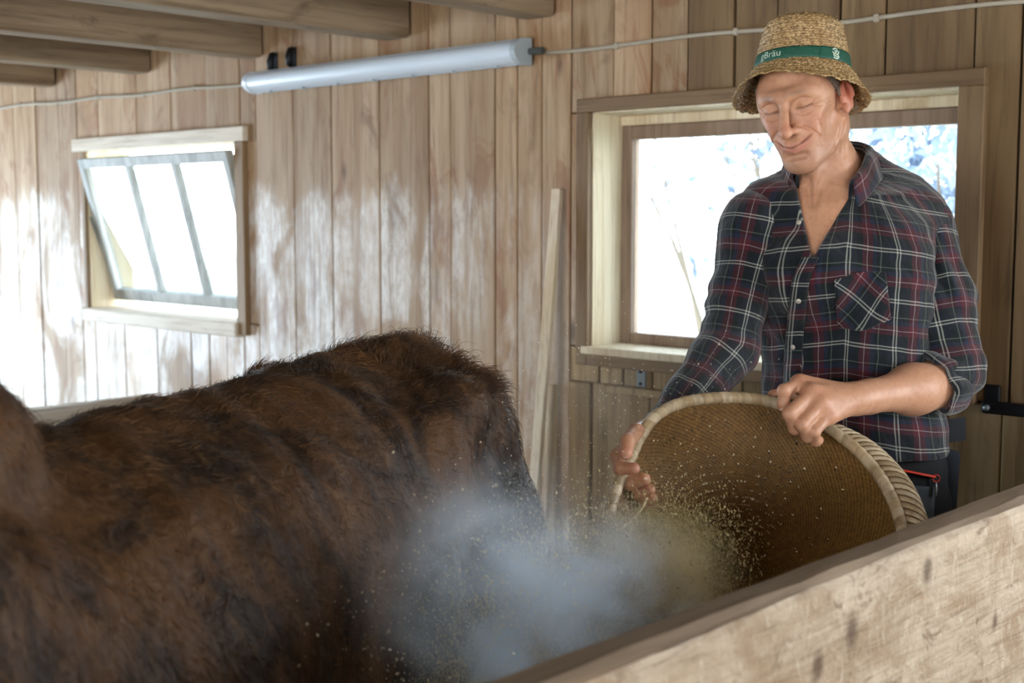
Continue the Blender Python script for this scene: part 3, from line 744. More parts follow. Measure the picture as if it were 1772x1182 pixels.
head = [
    hell((0, -0.018, 0.045), (0.075, 0.096, 0.084), 0.02),
    hell((0, 0.026, -0.014), (0.060, 0.062, 0.086), 0.03), hell((-0.048, 0.046, 0.022), (0.020, 0.026, 0.036), 0.03), hell((0.048, 0.046, 0.022), (0.020, 0.026, 0.036), 0.03),
    hcone((-0.051, -0.004, -0.058), (-0.019, 0.066, -0.096), 0.019, 0.019, 0.03),
    hcone((0.051, -0.004, -0.058), (0.019, 0.066, -0.096), 0.019, 0.019, 0.03),
    hell((0, 0.077, -0.098), (0.023, 0.020, 0.018), 0.02),
    hell((0, 0.071, -0.056), (0.038, 0.026, 0.032), 0.03),
    hell((-0.041, 0.060, -0.020), (0.023, 0.022, 0.020), 0.025), hell((0.041, 0.060, -0.020), (0.023, 0.022, 0.020), 0.025),
    hell((-0.045, 0.062, -0.044), (0.015, 0.017, 0.018), 0.02), hell((0.045, 0.062, -0.044), (0.015, 0.017, 0.018), 0.02),
    hcone((-0.042, 0.072, 0.033), (-0.012, 0.0905, 0.033), 0.0125, 0.013, 0.016), hcone((0.042, 0.072, 0.033), (0.012, 0.0905, 0.033), 0.0125, 0.013, 0.016),
    hell((-0.031, 0.102, 0.013), (0.019, 0.020, 0.0145), 0.011, 'sub'), hell((0.031, 0.102, 0.013), (0.019, 0.020, 0.0145), 0.011, 'sub'),
    hell((-0.033, 0.0735, 0.011), (0.0155, 0.0145, 0.0125), 0.005), hell((0.033, 0.0735, 0.011), (0.0155, 0.0145, 0.0125), 0.005),
    hell((-0.0675, 0.050, -0.046), (0.013, 0.026, 0.026), 0.03, 'sub'), hell((0.0675, 0.050, -0.046), (0.013, 0.026, 0.026), 0.03, 'sub'),
    # nose
    hcone((0, 0.092, 0.026), (0, 0.118, -0.025), 0.0075, 0.0095, 0.010), hell((0, 0.1185, -0.033), (0.0105, 0.0115, 0.0095), 0.010),
    hell((-0.0150, 0.099, -0.031), (0.0070, 0.0135, 0.0085), 0.010), hell((0.0150, 0.099, -0.031), (0.0070, 0.0135, 0.0085), 0.010),
    hell((-0.008, 0.107, -0.0425), (0.0045, 0.006, 0.004), 0.004, 'sub'), hell((0.008, 0.107, -0.0425), (0.0045, 0.006, 0.004), 0.004, 'sub'),
    # lips drawn out in a smile
    hcone((-0.034, 0.079, -0.048), (-0.010, 0.0975, -0.0575), 0.0030, 0.0045, 0.010), hcone((0.034, 0.079, -0.048), (0.010, 0.0975, -0.0575), 0.0030, 0.0045, 0.010), hcone((-0.010, 0.0975, -0.0575), (0.010, 0.0975, -0.0575), 0.0045, 0.0045, 0.010),
    hcone((-0.028, 0.080, -0.058), (0, 0.0945, -0.0695), 0.0035, 0.0060, 0.012), hcone((0.028, 0.080, -0.058), (0, 0.0945, -0.0695), 0.0035, 0.0060, 0.012),
    hcone((-0.016, 0.0955, -0.0815), (0.016, 0.0955, -0.0815), 0.003, 0.003, 0.014, 'sub'),
]
for sx in (-1, 1):                                        # ears
    head += [
        hell((sx*0.079, -0.012, 0.002), (0.0085, 0.020, 0.032), 0.006, rot=sx*0.25), hell((sx*0.086, -0.017, 0.010), (0.007, 0.017, 0.020), 0.005, rot=sx*0.35),
        hell((sx*0.0935, -0.009, 0.005), (0.0085, 0.011, 0.020), 0.004, 'sub', rot=sx*0.25), hcone((sx*0.074, -0.014, 0.004), (sx*0.072, -0.008, -0.018), 0.010, 0.009, 0.006), hcone((sx*0.080, 0.006, -0.002), (sx*0.079, 0.006, -0.010), 0.005, 0.004, 0.004), hell((sx*0.081, -0.002, -0.026), (0.006, 0.009, 0.009), 0.005),
    ]
# creases of the laughing face: (points, depth, width), pressed into the finished surface on both sides
CREASE = [
    ([(.017, .100, -.022), (.029, .094, -.030), (.041, .084, -.041), (.0475, .075, -.056), (.046, .070, -.074)], .0034, .0024),
    ([(.051, .072, -.024), (.0570, .062, -.040), (.0575, .054, -.058), (.053, .052, -.076)], .0030, .0022),
    ([(.056, .066, -.010), (.063, .055, -.028), (.064, .048, -.050), (.060, .046, -.072)], .0018, .0020),
    ([(.017, .083, .008), (.025, .0865, .0055), (.033, .088, .0045), (.041, .086, .0055), (.050, .078, .0085)], .0040, .0017),
    ([(.018, .084, .021), (.033, .088, .0235), (.050, .077, .0185)], .0016, .0018),
    ([(.017, .088, -.002), (.030, .089, -.0075), (.046, .080, -.0045)], .0016, .0020),
    ([(.050, .077, .010), (.060, .066, .017), (.068, .050, .024)], .0030, .0016), ([(.051, .077, .007), (.062, .064, .009), (.070, .046, .012)], .0030, .0016), ([(.051, .077, .004), (.062, .064, .001), (.069, .048, -.002)], .0026, .0016), ([(.049, .077, .014), (.058, .068, .024), (.064, .054, .034)], .0012, .0015),
    ([(.041, .076, -.0455), (.034, .0855, -.0490), (.022, .095, -.0565), (.010, .1000, -.0625), (0, .1010, -.0638)], .0056, .0017),
    ([(.008, .098, .036), (.0085, .099, .052)], .0014, .0018), ([(0, .102, .060), (.030, .092, .062), (.052, .074, .058)], .0017, .0020), ([(0, .100, .074), (.030, .090, .076), (.050, .070, .072)], .0015, .0020),
]
neck = [
    Cone(Hd(0, -0.022, -0.055), NB + EZ * 0.0 - T_F * 0.03, 0.056, 0.060, 0.03),
    Cone(Hd(0.030, -0.030, -0.040), NB - T_L * -0.012 + T_F * 0.03 - EZ * 0.030, 0.014, 0.010, 0.02),
    Cone(Hd(-0.055, -0.030, -0.040), NB + T_L * 0.016 + T_F * 0.033 - EZ * 0.030, 0.014, 0.010, 0.02),
    Ell(Hd(0, 0.025, -0.125), (0.013, 0.013, 0.016), 0.02),
    Cone(NB + T_F * 0.005, P(1420, 410, 2.555), 0.055, 0.05, 0.06),
]
# --- trunk: sections from hips to shoulders, (t=height above floor)
def sec(v, uc, Z, a, b):
    q = P(uc, v, Z) - np.array([PB[0], PB[1], 0]); return (q[2], q @ T_L, q @ T_F, a, b)
trunk_st = [sec(800, 1478, 2.62, .178, .128), sec(750, 1476, 2.62, .170, .122), sec(650, 1468, 2.62, .163, .116), sec(560, 1458, 2.61, .170, .118), sec(480, 1450, 2.60, .182, .122), sec(420, 1448, 2.59, .180, .114), sec(375, 1448, 2.60, .160, .094), sec(345, 1444, 2.61, .115, .075)]
O0 = np.array([PB[0], PB[1], 0])
def trunk(off, st=trunk_st): return Loft(O0, EZ, T_L, T_F, [(t, x, y, a + off, b + off) for t, x, y, a, b in st], 0.03)
SR, SL_ = P(1306, 392, 2.585), P(1590, 388, 2.62)         # shoulder joints (his right, his left)
ER, WR = P(1258, 605, 2.55), P(1138, 757, 2.475)           # right elbow, wrist
EL, WL = P(1640, 664, 2.53), P(1482, 690, 2.365)          # left elbow, wrist
NK = P(1452, 300, 2.66)
def yoke(off):
    return [Cone(NK, P(1560, 345, 2.63), 0.058 + off, 0.050 + off, 0.05), Cone(NK, P(1338, 352, 2.61), 0.052 + off, 0.046 + off, 0.05),
            Cone(P(1400, 372, 2.56), SR, 0.05 + off, 0.052 + off, 0.05), Cone(P(1500, 372, 2.58), SL_, 0.05 + off, 0.052 + off, 0.05)]
body_ops = [trunk(-0.012)] + yoke(-0.012) + [
    Ell(P(1400, 470, 2.52), (0.065, 0.045, 0.06), 0.04, 'add', np.array([T_L, T_F, EZ])), Ell(P(1505, 470, 2.55), (0.065, 0.045, 0.06), 0.04, 'add', np.array([T_L, T_F, EZ])),
    Cone(SR, ER, 0.050, 0.040, 0.04), Cone(ER, WR, 0.042, 0.028, 0.015), Cone(SL_, EL, 0.050, 0.042, 0.04)]
body_ops += neck
# left forearm: bulky near the elbow, narrow at the wrist
fa = lambda t: EL + (WL - EL) * t
body_ops += [Cone(EL, fa(0.40), 0.047, 0.045, 0.02), Cone(fa(0.40), fa(0.88), 0.043, 0.0285, 0.03), Cone(fa(0.88), WL, 0.0285, 0.029, 0.02)]
def hand(ops, wrist, mcps, fingers, thumb, rp=0.0165, fat=1.0):
    for m in mcps: ops.append(Cone(wrist, m, 0.024, rp, 0.012))
    for a, b in zip(mcps[:-1], mcps[1:]): ops.append(Cone(a, b, rp * 0.8, rp * 0.8, 0.010))
    ops.append(Cone(wrist, thumb[0], 0.023, 0.017, 0.012))
    for ch, r0 in list(zip(fingers, (0.0112, 0.0117, 0.0112, 0.0100))) + [(thumb, 0.0125)]:
        r0 *= fat
        rr = np.linspace(r0 * 1.06, r0 * 0.80, len(ch))
        for i in range(len(ch) - 1): ops.append(Cone(ch[i], ch[i+1], rr[i], rr[i+1], 0.009 if i == 0 else 0.0025))
        for i in range(1, len(ch) - 1): ops.append(Ell(ch[i], [rr[i] * 1.10] * 3, 0.003))
LM = [P(1384, 664, 2.352), P(1404, 681, 2.325), P(1420, 699, 2.315), P(1433, 719, 2.318)]
LF = [[LM[0], P(1357, 676, 2.318), P(1356, 700, 2.322), P(1368, 716, 2.345)],
      [LM[1], P(1366, 716, 2.288), P(1375, 741, 2.305), P(1391, 749, 2.335)],
      [LM[2], P(1388, 735, 2.283), P(1397, 755, 2.302), P(1410, 757, 2.330)],
      [LM[3], P(1409, 747, 2.290), P(1412, 763, 2.308), P(1417, 762, 2.340)]]
LT = [P(1440, 690, 2.375), P(1395, 684, 2.430), P(1362, 681, 2.445), P(1338, 684, 2.440)]
hand(body_ops, WL, LM, LF, LT, 0.0175, 1.06)
for a_, b_ in zip(LM[:-1], LM[1:]):
    m_ = (a_ + b_) / 2 + (WL - (a_ + b_) / 2) * 0.18 + FH * 0.012; body_ops.append(Cone(a_ + FH * 0.010 - EZ * 0.006, b_ + FH * 0.010 - EZ * 0.006, 0.013, 0.013, 0.006)); body_ops.append(Cone(m_, m_ + FH * 0.004, 0.014, 0.014, 0.006))
RM = [P(1092, 763, 2.372), P(1095, 790, 2.378), P(1106, 815, 2.380), P(1116, 836, 2.380)]
RF = [[RM[0], P(1068, 790, 2.315), P(1074, 811, 2.280), P(1097, 811, 2.262)],
      [RM[1], P(1080, 824, 2.320), P(1091, 836, 2.288), P(1115, 829, 2.272)],
      [RM[2], P(1094, 846, 2.325), P(1106, 855, 2.295), P(1124, 847, 2.282)],
      [RM[3], P(1106, 866, 2.330), P(1116, 872, 2.305), P(1129, 863, 2.292)]]
RT = [P(1116, 742, 2.410), P(1101, 747, 2.345), P(1086, 764, 2.292), P(1083, 784, 2.270)]
hand(body_ops, WR, RM, RF, RT, 0.0160, 1.18)
body_ops += head + [Prism([(P(1389, 120, 2.52), -(EZ + 0.135 * FH + 0.045 * RV))], P(1389, 60, 2.52), 0.25, 0.0)]
Vb, Fb = sdf_mesh(body_ops, O0 + np.array([-0.42, -0.62, 0.93]), O0 + np.array([0.34, 0.26, 1.86]), 0.0017)
# skin: tone varies over lips, cheeks, ears, jaw, knuckles
def skin_mat():
    T = NT('weathered_skin')
    a = T.new('Attribute', attribute_name='Col').outputs['Color']
    n = T.noise(T.pos((1, 1, 1), False), 90, 5, 0.6); f = T.noise(T.pos((1, 1, 1), False), 420, 3, 0.6)
    c = T.mix(T.math('MULTIPLY', T.smooth(n, 0.4, 0.7), 0.25), a, lin('#8c4f3c'))
    b = T.bsdf(c, 0.48, T.bump(T.math('ADD', T.math('MULTIPLY', n, 0.6), f), 0.35, 0.0012), 0.45)
    b.inputs['Subsurface Weight'].default_value = 0.12; b.inputs['Subsurface Radius'].default_value = (0.012, 0.005, 0.003); b.inputs['Subsurface Scale'].default_value = 0.6
    return T.m
M_SKIN = skin_mat()
def polyl(p, pts):
    best = np.full(len(p), 9e9)
    for a, b in zip(pts[:-1], pts[1:]):
        a = np.array(a); d = np.array(b) - a; t = np.clip((p - a) @ d / (d @ d), 0, 1); best = np.minimum(best, (((p - a) - t[:, None] * d) ** 2).sum(1))
    return best
hq = (Vb - HC) @ HM.T / HS
nf = np.cross(Vb[Fb[:, 2]] - Vb[Fb[:, 0]], Vb[Fb[:, 3]] - Vb[Fb[:, 1]]); nv = np.zeros_like(Vb)
for j in range(4): np.add.at(nv, Fb[:, j], nf)
nv /= np.linalg.norm(nv, axis=1)[:, None] + 1e-12
fc_ = np.where((hq[:, 1] > 0.03) & (np.abs(hq[:, 0]) < 0.085) & (hq[:, 2] > -0.10) & (hq[:, 2] < 0.09))[0]
YS = np.array([1, .3, 1]); qf = hq[fc_] * YS; qf[:, 0] = np.abs(qf[:, 0]); sink = np.zeros(len(fc_), np.float32)
for pts_, dep, wid in CREASE: sink = np.maximum(sink, dep * np.exp(-polyl(qf, spline(np.array(pts_) * YS, 4 * len(pts_))) / wid ** 2))
Vb[fc_] -= nv[fc_] * sink[:, None]
NECK = [([(1398, 312), (1402, 352)], .0045, 7), ([(1424, 300), (1412, 352)], .0035, 6), ([(1461, 206), (1452, 262)], .0022, 2.6), ([(1470, 214), (1462, 272)], .0020, 2.6), ([(1453, 222), (1444, 258)], .0016, 2.4)]
rel_ = Vb - CAM; z_ = rel_ @ FV; pu_ = CX + FPX * (rel_ @ RV) / z_; pv_ = CY - FPX * (rel_ @ UV_) / z_
nk = np.where((pu_ > 1340) & (pu_ < 1500) & (pv_ > 195) & (pv_ < 400) & (np.einsum('ij,ij->i', nv, rel_) < 0))[0]
pq = np.stack([pu_[nk], pv_[nk], np.zeros(len(nk))], 1); sk_ = np.zeros(len(nk))
for pts_, dep, wid in NECK: sk_ = np.maximum(sk_, dep * np.exp(-polyl(pq, [(a, b, 0) for a, b in pts_]) / wid ** 2))
Vb[nk] -= nv[nk] * sk_[:, None]
body = quads_obj('body', Vb, Fb, M_SKIN, man)
skin = np.tile(linc('#b88a6d'), (len(Vb), 1))
def blend(mask, col, amt):
    global skin
    m = (np.clip(mask, 0, 1) * amt)[:, None]; skin = skin * (1 - m) + linc(col) * m
def gauss(c, r):
    return np.exp(-(((hq - np.array(c)) / np.array(r)) ** 2).sum(1))
ishead = (np.abs(hq[:, 0]) < 0.11) & (hq[:, 2] > -0.14) & (np.abs(hq[:, 1]) < 0.15)
for sx in (-1, 1):
    blend(gauss((sx*0.043, 0.075, -0.022), (.022, .03, .02)), '#b8705a', 0.45)
    blend(gauss((sx*0.085, -0.012, 0.004), (.014, .028, .036)), '#b0483a', 0.75)
    blend(gauss((sx*0.028, 0.09, 0.036), (.019, .02, .0045)), '#5d4433', 0.7)
ax_q = hq * YS; ax_q[:, 0] = np.abs(ax_q[:, 0]); infr = (hq[:, 1] > 0.05)
def pl3(pts): return np.where(infr, polyl(ax_q, np.array(pts) * YS), 1.0)
blend(np.exp(-pl3([(.019, .084, .0055), (.033, .089, .0035), (.049, .079, .0075)]) / .0016 ** 2), '#4a2c22', 0.75)
blend(gauss((0, 0.115, -0.025), (.018, .018, .015)), '#bb6a55', 0.5)
blend(np.exp(-pl3([(.034, .080, -.0485), (.010, .1, -.0585), (0, .1, -.0585)]) / .005 ** 2), '#b0685a', 0.5)
blend(np.exp(-pl3([(.030, .081, -.059), (.010, .097, -.069), (0, .1, -.0705)]) / .005 ** 2), '#b0605a', 0.65)
blend(np.exp(-pl3([(.040, .077, -.0458), (.022, .096, -.0565), (0, .1015, -.0638)]) / .0019 ** 2), '#4f2220', 0.85)
blend(gauss((0, 0.06, -0.095), (.06, .05, .03)), '#8d7263', 0.5)
for hnd in (LM, RM):
    for q in hnd: blend(np.exp(-(((Vb - q) / 0.016) ** 2).sum(1)), '#c2705a', 0.4)
for ch in LF + RF + [RT, LT]: blend(np.exp(-(((Vb - ch[-1]) / 0.013) ** 2).sum(1)), '#c97a66', 0.5)
set_color(body, skin)
# nails
M_NAIL = plain('fingernail', '#d9b0a0', 0.3, 0, 0.05)
def nail(p, nrm, along, w=0.0055, l=0.0065):
    nrm = nrm / np.linalg.norm(nrm); along = along - nrm * (along @ nrm); along /= np.linalg.norm(along); sd = np.cross(nrm, along); V = []
    for i in range(5):
        for j in range(5):
            x = (i - 2) / 2; y = (j - 2) / 2
            V.append(p + sd * x * w * (1 - 0.12 * y * y) + along * y * l - nrm * (x * x * 0.0022 + max(y, 0) ** 2 * 0.0006))
    F = [(i*5+j, (i+1)*5+j, (i+1)*5+j+1, i*5+j+1) for i in range(4) for j in range(4)]
    o = mesh_obj('fingernail', V, F, M_NAIL, man, True); md = o.modifiers.new('t', 'SOLIDIFY'); md.thickness = 0.0012; md.offset = 0
nail(RT[-1] - FH * 0.0100 - RV * 0.002 - EZ * 0.001, -FH * 1.0 - RV * 0.2 + EZ * 0.1, RT[-1] - RT[-2])
nail(LF[0][2] - FH * 0.0085 - RV * 0.0055 - EZ * 0.004, -FH * 0.8 - RV * 0.6, LF[0][3] - LF[0][1])

# --- hair under the hat
hair_ops = [hell((0, -0.020, 0.045), (0.0785, 0.1005, 0.087), 0.0),
            Prism([(Hd(0, 0.030, 0.0), -hf)], Hd(0, 0, 0), 0.3, 0.012), Prism([(Hd(0, 0, 0.022), hz)], Hd(0, 0, 0), 0.3, 0.02)]
hair_ops = [hell((0, -0.020, 0.045), (0.0800, 0.1005, 0.087), 0.0),
            Ell(Hd(0, 0.093, 0.02), (0.11, 0.066, 0.12), 0.01, 'sub', HM), Ell(Hd(0, 0.0, -0.075), (0.12, 0.14, 0.085), 0.01, 'sub', HM)]
hair_ops += [hcone((sx*0.072, 0.034, 0.048), (sx*0.0765, 0.016, 0.030), 0.006, 0.007, 0.01) for sx in (-1, 1)] + [hcone((sx*0.0765, 0.006, 0.030), (sx*0.0775, 0.012, 0.004), 0.0045, 0.0025, 0.006) for sx in (-1, 1)]
Vh, Fh = sdf_mesh(hair_ops, HC - 0.13, HC + 0.15, 0.003)
def hair_mat():
    T = NT('short_grey_brown_hair')
    n = T.noise(T.pos((260, 260, 60), False), 1.0, 4, 0.7)
    T.bsdf(T.mix(n, lin('#241a14'), lin('#8a7a6b')), 0.6, T.bump(n, 1.0, 0.004), 0.3); return T.m
quads_obj('hair', Vh, Fh, hair_mat(), man)

# --- straw hat
HB = P(1388, 122, 2.515)
hat = empty('hat', tuple(HB), man); hat.location = Vector(HB) - man.location
ha = EZ + 0.135 * FH + 0.045 * RV; ha /= np.linalg.norm(ha)
hrx = RV - ha * (RV @ ha); hrx /= np.linalg.norm(hrx); hry = np.cross(ha, hrx)       # hry points away from the viewer
def hat_profile(s, th):
    """s in 0..1 from brim edge to crown centre -> radius, height; th = 0 right, -90 deg = towards viewer"""
    front = max(0.0, math.cos(th + math.pi / 2 + 0.35))
    drop = 0.062 - 0.030 * front ** 1.5 + 0.006 * math.sin(3 * th)
    if s < 0.33:
        t = s / 0.33; r = 0.131 + (0.089 - 0.131) * t ** 0.75; z = -drop * (1 - t) ** 1.25
    elif s < 0.78:
        t = (s - 0.33) / 0.45; r = 0.089 - 0.016 * t ** 1.3; z = 0.078 * t
    else:
        t = (s - 0.78) / 0.22; a = t * math.pi / 2
        r = 0.073 * math.cos(a) ** 0.75 if t < 1 else 0.0; z = 0.078 + 0.026 * math.sin(a) ** 1.2 - 0.008 * t ** 3
    return r, z
def hat_pt(s, th, off=0.0):
    r, z = hat_profile(s, th); r2, z2 = hat_profile(min(s + 0.004, 1), th)
    dr, dz = r2 - r, z2 - z; L = math.hypot(dr, dz) + 1e-9; nr, nz = dz / L, -dr / L
    e = 1.0 + 0.05 * math.sin(th) ** 2
    r += nr * off; z += nz * off
    return HB + hrx * r * math.cos(th) + hry * r * e * math.sin(th) + ha * z
NS, NTH = 170, 340
Vt = []
for i in range(NS + 1):
    s = i / NS
    for j in range(NTH):
        th = 2 * math.pi * j / NTH
        row = s * 34; fr = row % 1.0; rn = int(row)
        nb_ = 74 if s < 0.8 else 40
        ph = th / (2 * math.pi) * nb_ + (0.5 * (rn % 2)); slant = (fr - 0.5) * (1.4 if rn % 2 else -1.4)
        w = math.sin((ph + slant) * math.pi) ** 2
        off = 0.0034 * (w ** 0.7) * math.sin(fr * math.pi) ** 0.5 + 0.0007 * math.sin(th * 17 + rn * 2.1)
        edge = 0.0012 * math.sin(th * 29 + math.sin(th * 53)) * max(0, 1 - s * 25)
        Vt.append(hat_pt(s, th, off) - ha * edge)
Ft = [(i*NTH+j, i*NTH+(j+1) % NTH, (i+1)*NTH+(j+1) % NTH, (i+1)*NTH+j) for i in range(NS) for j in range(NTH)]
def straw_mat():
    T = NT('plaited_straw')
    n = T.noise(T.pos((1, 1, 1), False), 160, 3, 0.6); b = T.noise(T.pos((1, 1, 1), False), 22, 3, 0.5)
    c = T.mix(T.smooth(n, 0.35, 0.65), lin('#6f5632'), lin('#bda072')); c = T.mix(T.math('MULTIPLY', T.smooth(b, 0.45, 0.65), 0.5), c, lin('#8a6a3f'))
    T.bsdf(c, 0.5, T.bump(n, 0.4, 0.002), 0.4); return T.m
M_STRAW = straw_mat()
crown = quads_obj('straw_body', np.array(Vt), np.array(Ft), M_STRAW, hat)
md = crown.modifiers.new('thick', 'SOLIDIFY'); md.thickness = 0.0022; md.offset = -1
mb = MB(); g = np.random.default_rng(3)
for k in range(60):
    th = g.uniform(0, 2 * math.pi); s = g.choice([g.uniform(0, 0.02), g.uniform(0.78, 0.95), g.uniform(0.45, 0.8)])
    p0 = hat_pt(s, th, 0.001); d = (hat_pt(s, th, 0.02) - hat_pt(s, th, 0)); d = d / np.linalg.norm(d) * 0.5 + g.normal(size=3) * 0.6
    if s < 0.03: d = d - ha * 0.3 + (p0 - HB) * 4
    d /= np.linalg.norm(d); L = g.uniform(0.006, 0.016)
    mb.tube([p0, p0 + d * L * 0.5, p0 + d * L + g.normal(size=3) * 0.002], 0.0006, 4)
tag(mb.obj('loose_straw', M_STRAW, hat), kind='stuff')
def band_pt(th, t, off=0.0035): return hat_pt(0.335 + t * 0.135, th, off)
nth = 160; Vd = [band_pt(2 * math.pi * j / nth, t / 6, 0.0036 if 0 < t < 6 else 0.0026) for t in range(7) for j in range(nth)]
Fd = [(i*nth+j, i*nth+(j+1) % nth, (i+1)*nth+(j+1) % nth, (i+1)*nth+j) for i in range(6) for j in range(nth)]
M_BAND = plain('green_ribbon', '#1d5444', 0.55, 0, 0.12, 90)
bnd = mesh_obj('hat_band', Vd, Fd, M_BAND, hat, True); md = bnd.modifiers.new('t', 'SOLIDIFY'); md.thickness = 0.001; md.offset = -1
# ribbon end, cut slanting over the seam
tail = []
M_PRINT = plain('pale_print', '#c3d6c4', 0.6, 0, 0.1, 200)
def on_band(name, V2, F, centre_th, mat, z0=0.5):
    """bend flat lettering (metres: x along ribbon, y across) on to the ribbon"""
    vs = []
    for x, y, z in V2:
        th = centre_th + x / 0.091; vs.append(band_pt(th, min(max(z0 + y / 0.0265, 0.02), 0.98), 0.0050 + z))
    return mesh_obj(name, vs, F, mat, hat)
def text_mesh(txt, size):
    cu = bpy.data.curves.new('lettering', 'FONT'); cu.body = txt; cu.size = size; cu.align_x = 'CENTER'; cu.align_y = 'CENTER'; cu.resolution_u = 2
    ob = bpy.data.objects.new('lettering_tmp', cu); COL.objects.link(ob)
    dg = bpy.context.evaluated_depsgraph_get(); me = bpy.data.meshes.new_from_object(ob.evaluated_get(dg))
    bm = bmesh.new(); bm.from_mesh(me); bmesh.ops.triangulate(bm, faces=bm.faces); bmesh.ops.subdivide_edges(bm, edges=[e for e in bm.edges if e.calc_length() > 0.004], cuts=1)
    bm.verts.index_update()
    V = [tuple(v.co) for v in bm.verts]; F = [[v.index for v in f.verts] for f in bm.faces]
    bm.free(); bpy.data.objects.remove(ob); bpy.data.curves.remove(cu); bpy.data.meshes.remove(me)
    return V, F
tv, tf = text_mesh('gBräu', 0.021)
tag(on_band('lettering', [(x, y, 0.0) for x, y, z in tv], tf, -math.pi / 2 - 0.93, M_PRINT, 0.5), 'pale printed lettering on the green ribbon')
emb = MB()                                                # small round pale emblem: a curled figure over a shield line
def stroke(pts, w=0.0011):
    pts = np.array(pts, float); n = len(pts)
    for i in range(n - 1):
        d = pts[i+1] - pts[i]; L = np.linalg.norm(d); nn = np.array([-d[1], d[0]]) / (L + 1e-9) * w; e = d / (L + 1e-9) * w * 0.5
        q = [pts[i] - e + nn, pts[i] - e - nn, pts[i+1] + e - nn, pts[i+1] + e + nn]
        emb.add([(x, y, 0.0001 * i) for x, y in q], [(0, 1, 2, 3)])
stroke([(-.006, .007), (-.002, .0095), (.002, .0085), (.003, .005), (0, .0035), (-.003, .005)])
stroke([(.001, .0035), (-.002, 0), (.002, -.002), (.005, .001), (.0065, .005)])
stroke([(-.0065, .002), (-.004, -.001), (-.005, -.004), (-.001, -.005), (.003, -.006)])
stroke([(.004, -.002), (.006, -.005), (.003, -.009), (-.002, -.0095), (-.005, -.0075)])
on_band('emblem', [(x * 1.15, y * 1.15, z) for x, y, z in emb.v], emb.f, -math.pi / 2 + 0.50, M_PRINT, 0.5)
Vd = [band_pt(-math.pi / 2 + 0.10 + 0.05 * t / 6 + 1.6 * j / 40, t / 6, 0.0042) for t in range(7) for j in range(41)]
Fd = [(i*41+j, i*41+j+1, (i+1)*41+j+1, (i+1)*41+j) for i in range(6) for j in range(40)]
rb_ = mesh_obj('ribbon_end', Vd, Fd, M_BAND, hat, True); md = rb_.modifiers.new('t', 'SOLIDIFY'); md.thickness = 0.0006; md.offset = -1
# --- plaid cloth
def plaid_mat(name, gain=1.0):
    T = NT(name)
    uv = T.new('UVMap', uv_map='UVMap').outputs[0]; sp = T.new('SeparateXYZ'); T.set(sp.inputs[0], uv)
    W, N, G, R, B = '#9a9c94', '#161b24', '#11171a', '#451a22', '#1d2437'
    stops = [(0.0, G), (0.10, N), (0.235, W), (0.262, N), (0.30, W), (0.327, N), (0.44, G), (0.56, R), (0.655, '#8a7678'), (0.672, R), (0.78, B), (0.86, G), (0.93, '#59645c'), (0.95, G)]
    def stripes(x):
        fr = T.math('FRACT', T.math('MULTIPLY', x, 1 / 0.093))
        r = T.new('ValToRGB'); r.color_ramp.interpolation = 'CONSTANT'; T.set(r.inputs[0], fr)
        els = r.color_ramp.elements
        els[0].position = stops[0][0]; els[0].color = lin(stops[0][1]); els[1].position = stops[1][0]; els[1].color = lin(stops[1][1])
        for p_, c_ in stops[2:]:
            e = els.new(p_); e.color = lin(c_)
        return r.outputs[0]
    wob = T.math('MULTIPLY', T.math('SUBTRACT', T.noise(T.pos((9,) * 3, False), 1.0, 2), 0.5), 0.012)
    c = T.mix(0.5, stripes(T.math('ADD', sp.outputs[0], wob)), stripes(T.math('ADD', sp.outputs[1], wob)))
    tw = T.noise(T.pos((1, 1, 1), False), 700, 2, 0.6)
    c = T.mix(0.35, c, T.mix(1.0, c, T.mix(tw, (0.35, 0.35, 0.35, 1), (1.6, 1.6, 1.6, 1)), 'MULTIPLY'))
    fold = T.noise(T.pos((22, 22, 14), False), 1.0, 3, 0.5, 1.0)
    b = T.bsdf(c, 0.85, T.bump(T.math('ADD', T.math('MULTIPLY', fold, 3.0), T.math('MULTIPLY', tw, 0.15)), 0.35, 0.006), 0.15)
    b.inputs['Sheen Weight'].default_value = 0.25; b.inputs['Sheen Roughness'].default_value = 0.5
    return T.m
M_PLAID = plaid_mat('plaid_flannel')
def folds(c, R, amp, dirs, seed):
    g = np.random.default_rng(seed); ph = g.uniform(0, 6.28, 8)
    d1, d2, k = np.array(dirs[0], np.float32), np.array(dirs[1], np.float32), dirs[2]
    def f(p):
        a = p @ d1; b = p @ d2
        w1 = np.sin(k * a + 1.7 * np.sin(k * 0.33 * b + ph[0]) + ph[1]); w2 = np.sin(k * 0.61 * a - k * 0.55 * b + ph[2] + 1.2 * np.sin(k * 0.3 * a + ph[3]))
        m = 0.5 + 0.5 * np.sin(k * 0.23 * b + k * 0.17 * a + ph[4])
        return (-amp * (np.abs(w1) ** 1.6 * 0.9 - 0.45 + 0.5 * w2) * (0.35 + 0.65 * m)).astype(np.float32)
    return Ripple(f, c, R)
V_A, V_B, V_C = P(1376, 312, 2.50), P(1486, 312, 2.50), P(1405, 447, 2.50)
def edge_plane(a, b, inside):
    n = np.cross(b - a, FH * 0.97 + RV * 0.2); n /= np.linalg.norm(n)
    return (a, n if (inside - a) @ n < 0 else -n)
vc = (V_A + V_B + V_C) / 3
vneck = Prism([edge_plane(V_A, V_C, vc), edge_plane(V_B, V_C, vc), (P(1430, 300, 2.5), EZ), (P(1430, 380, 2.62), FH)], vc + FH * 0.05, 0.17, 0.006)
hem = sec(775, 1476, 2.62, .180, .132)
sh_st = [hem, sec(735, 1475, 2.62, .174, .126)] + trunk_st[2:]
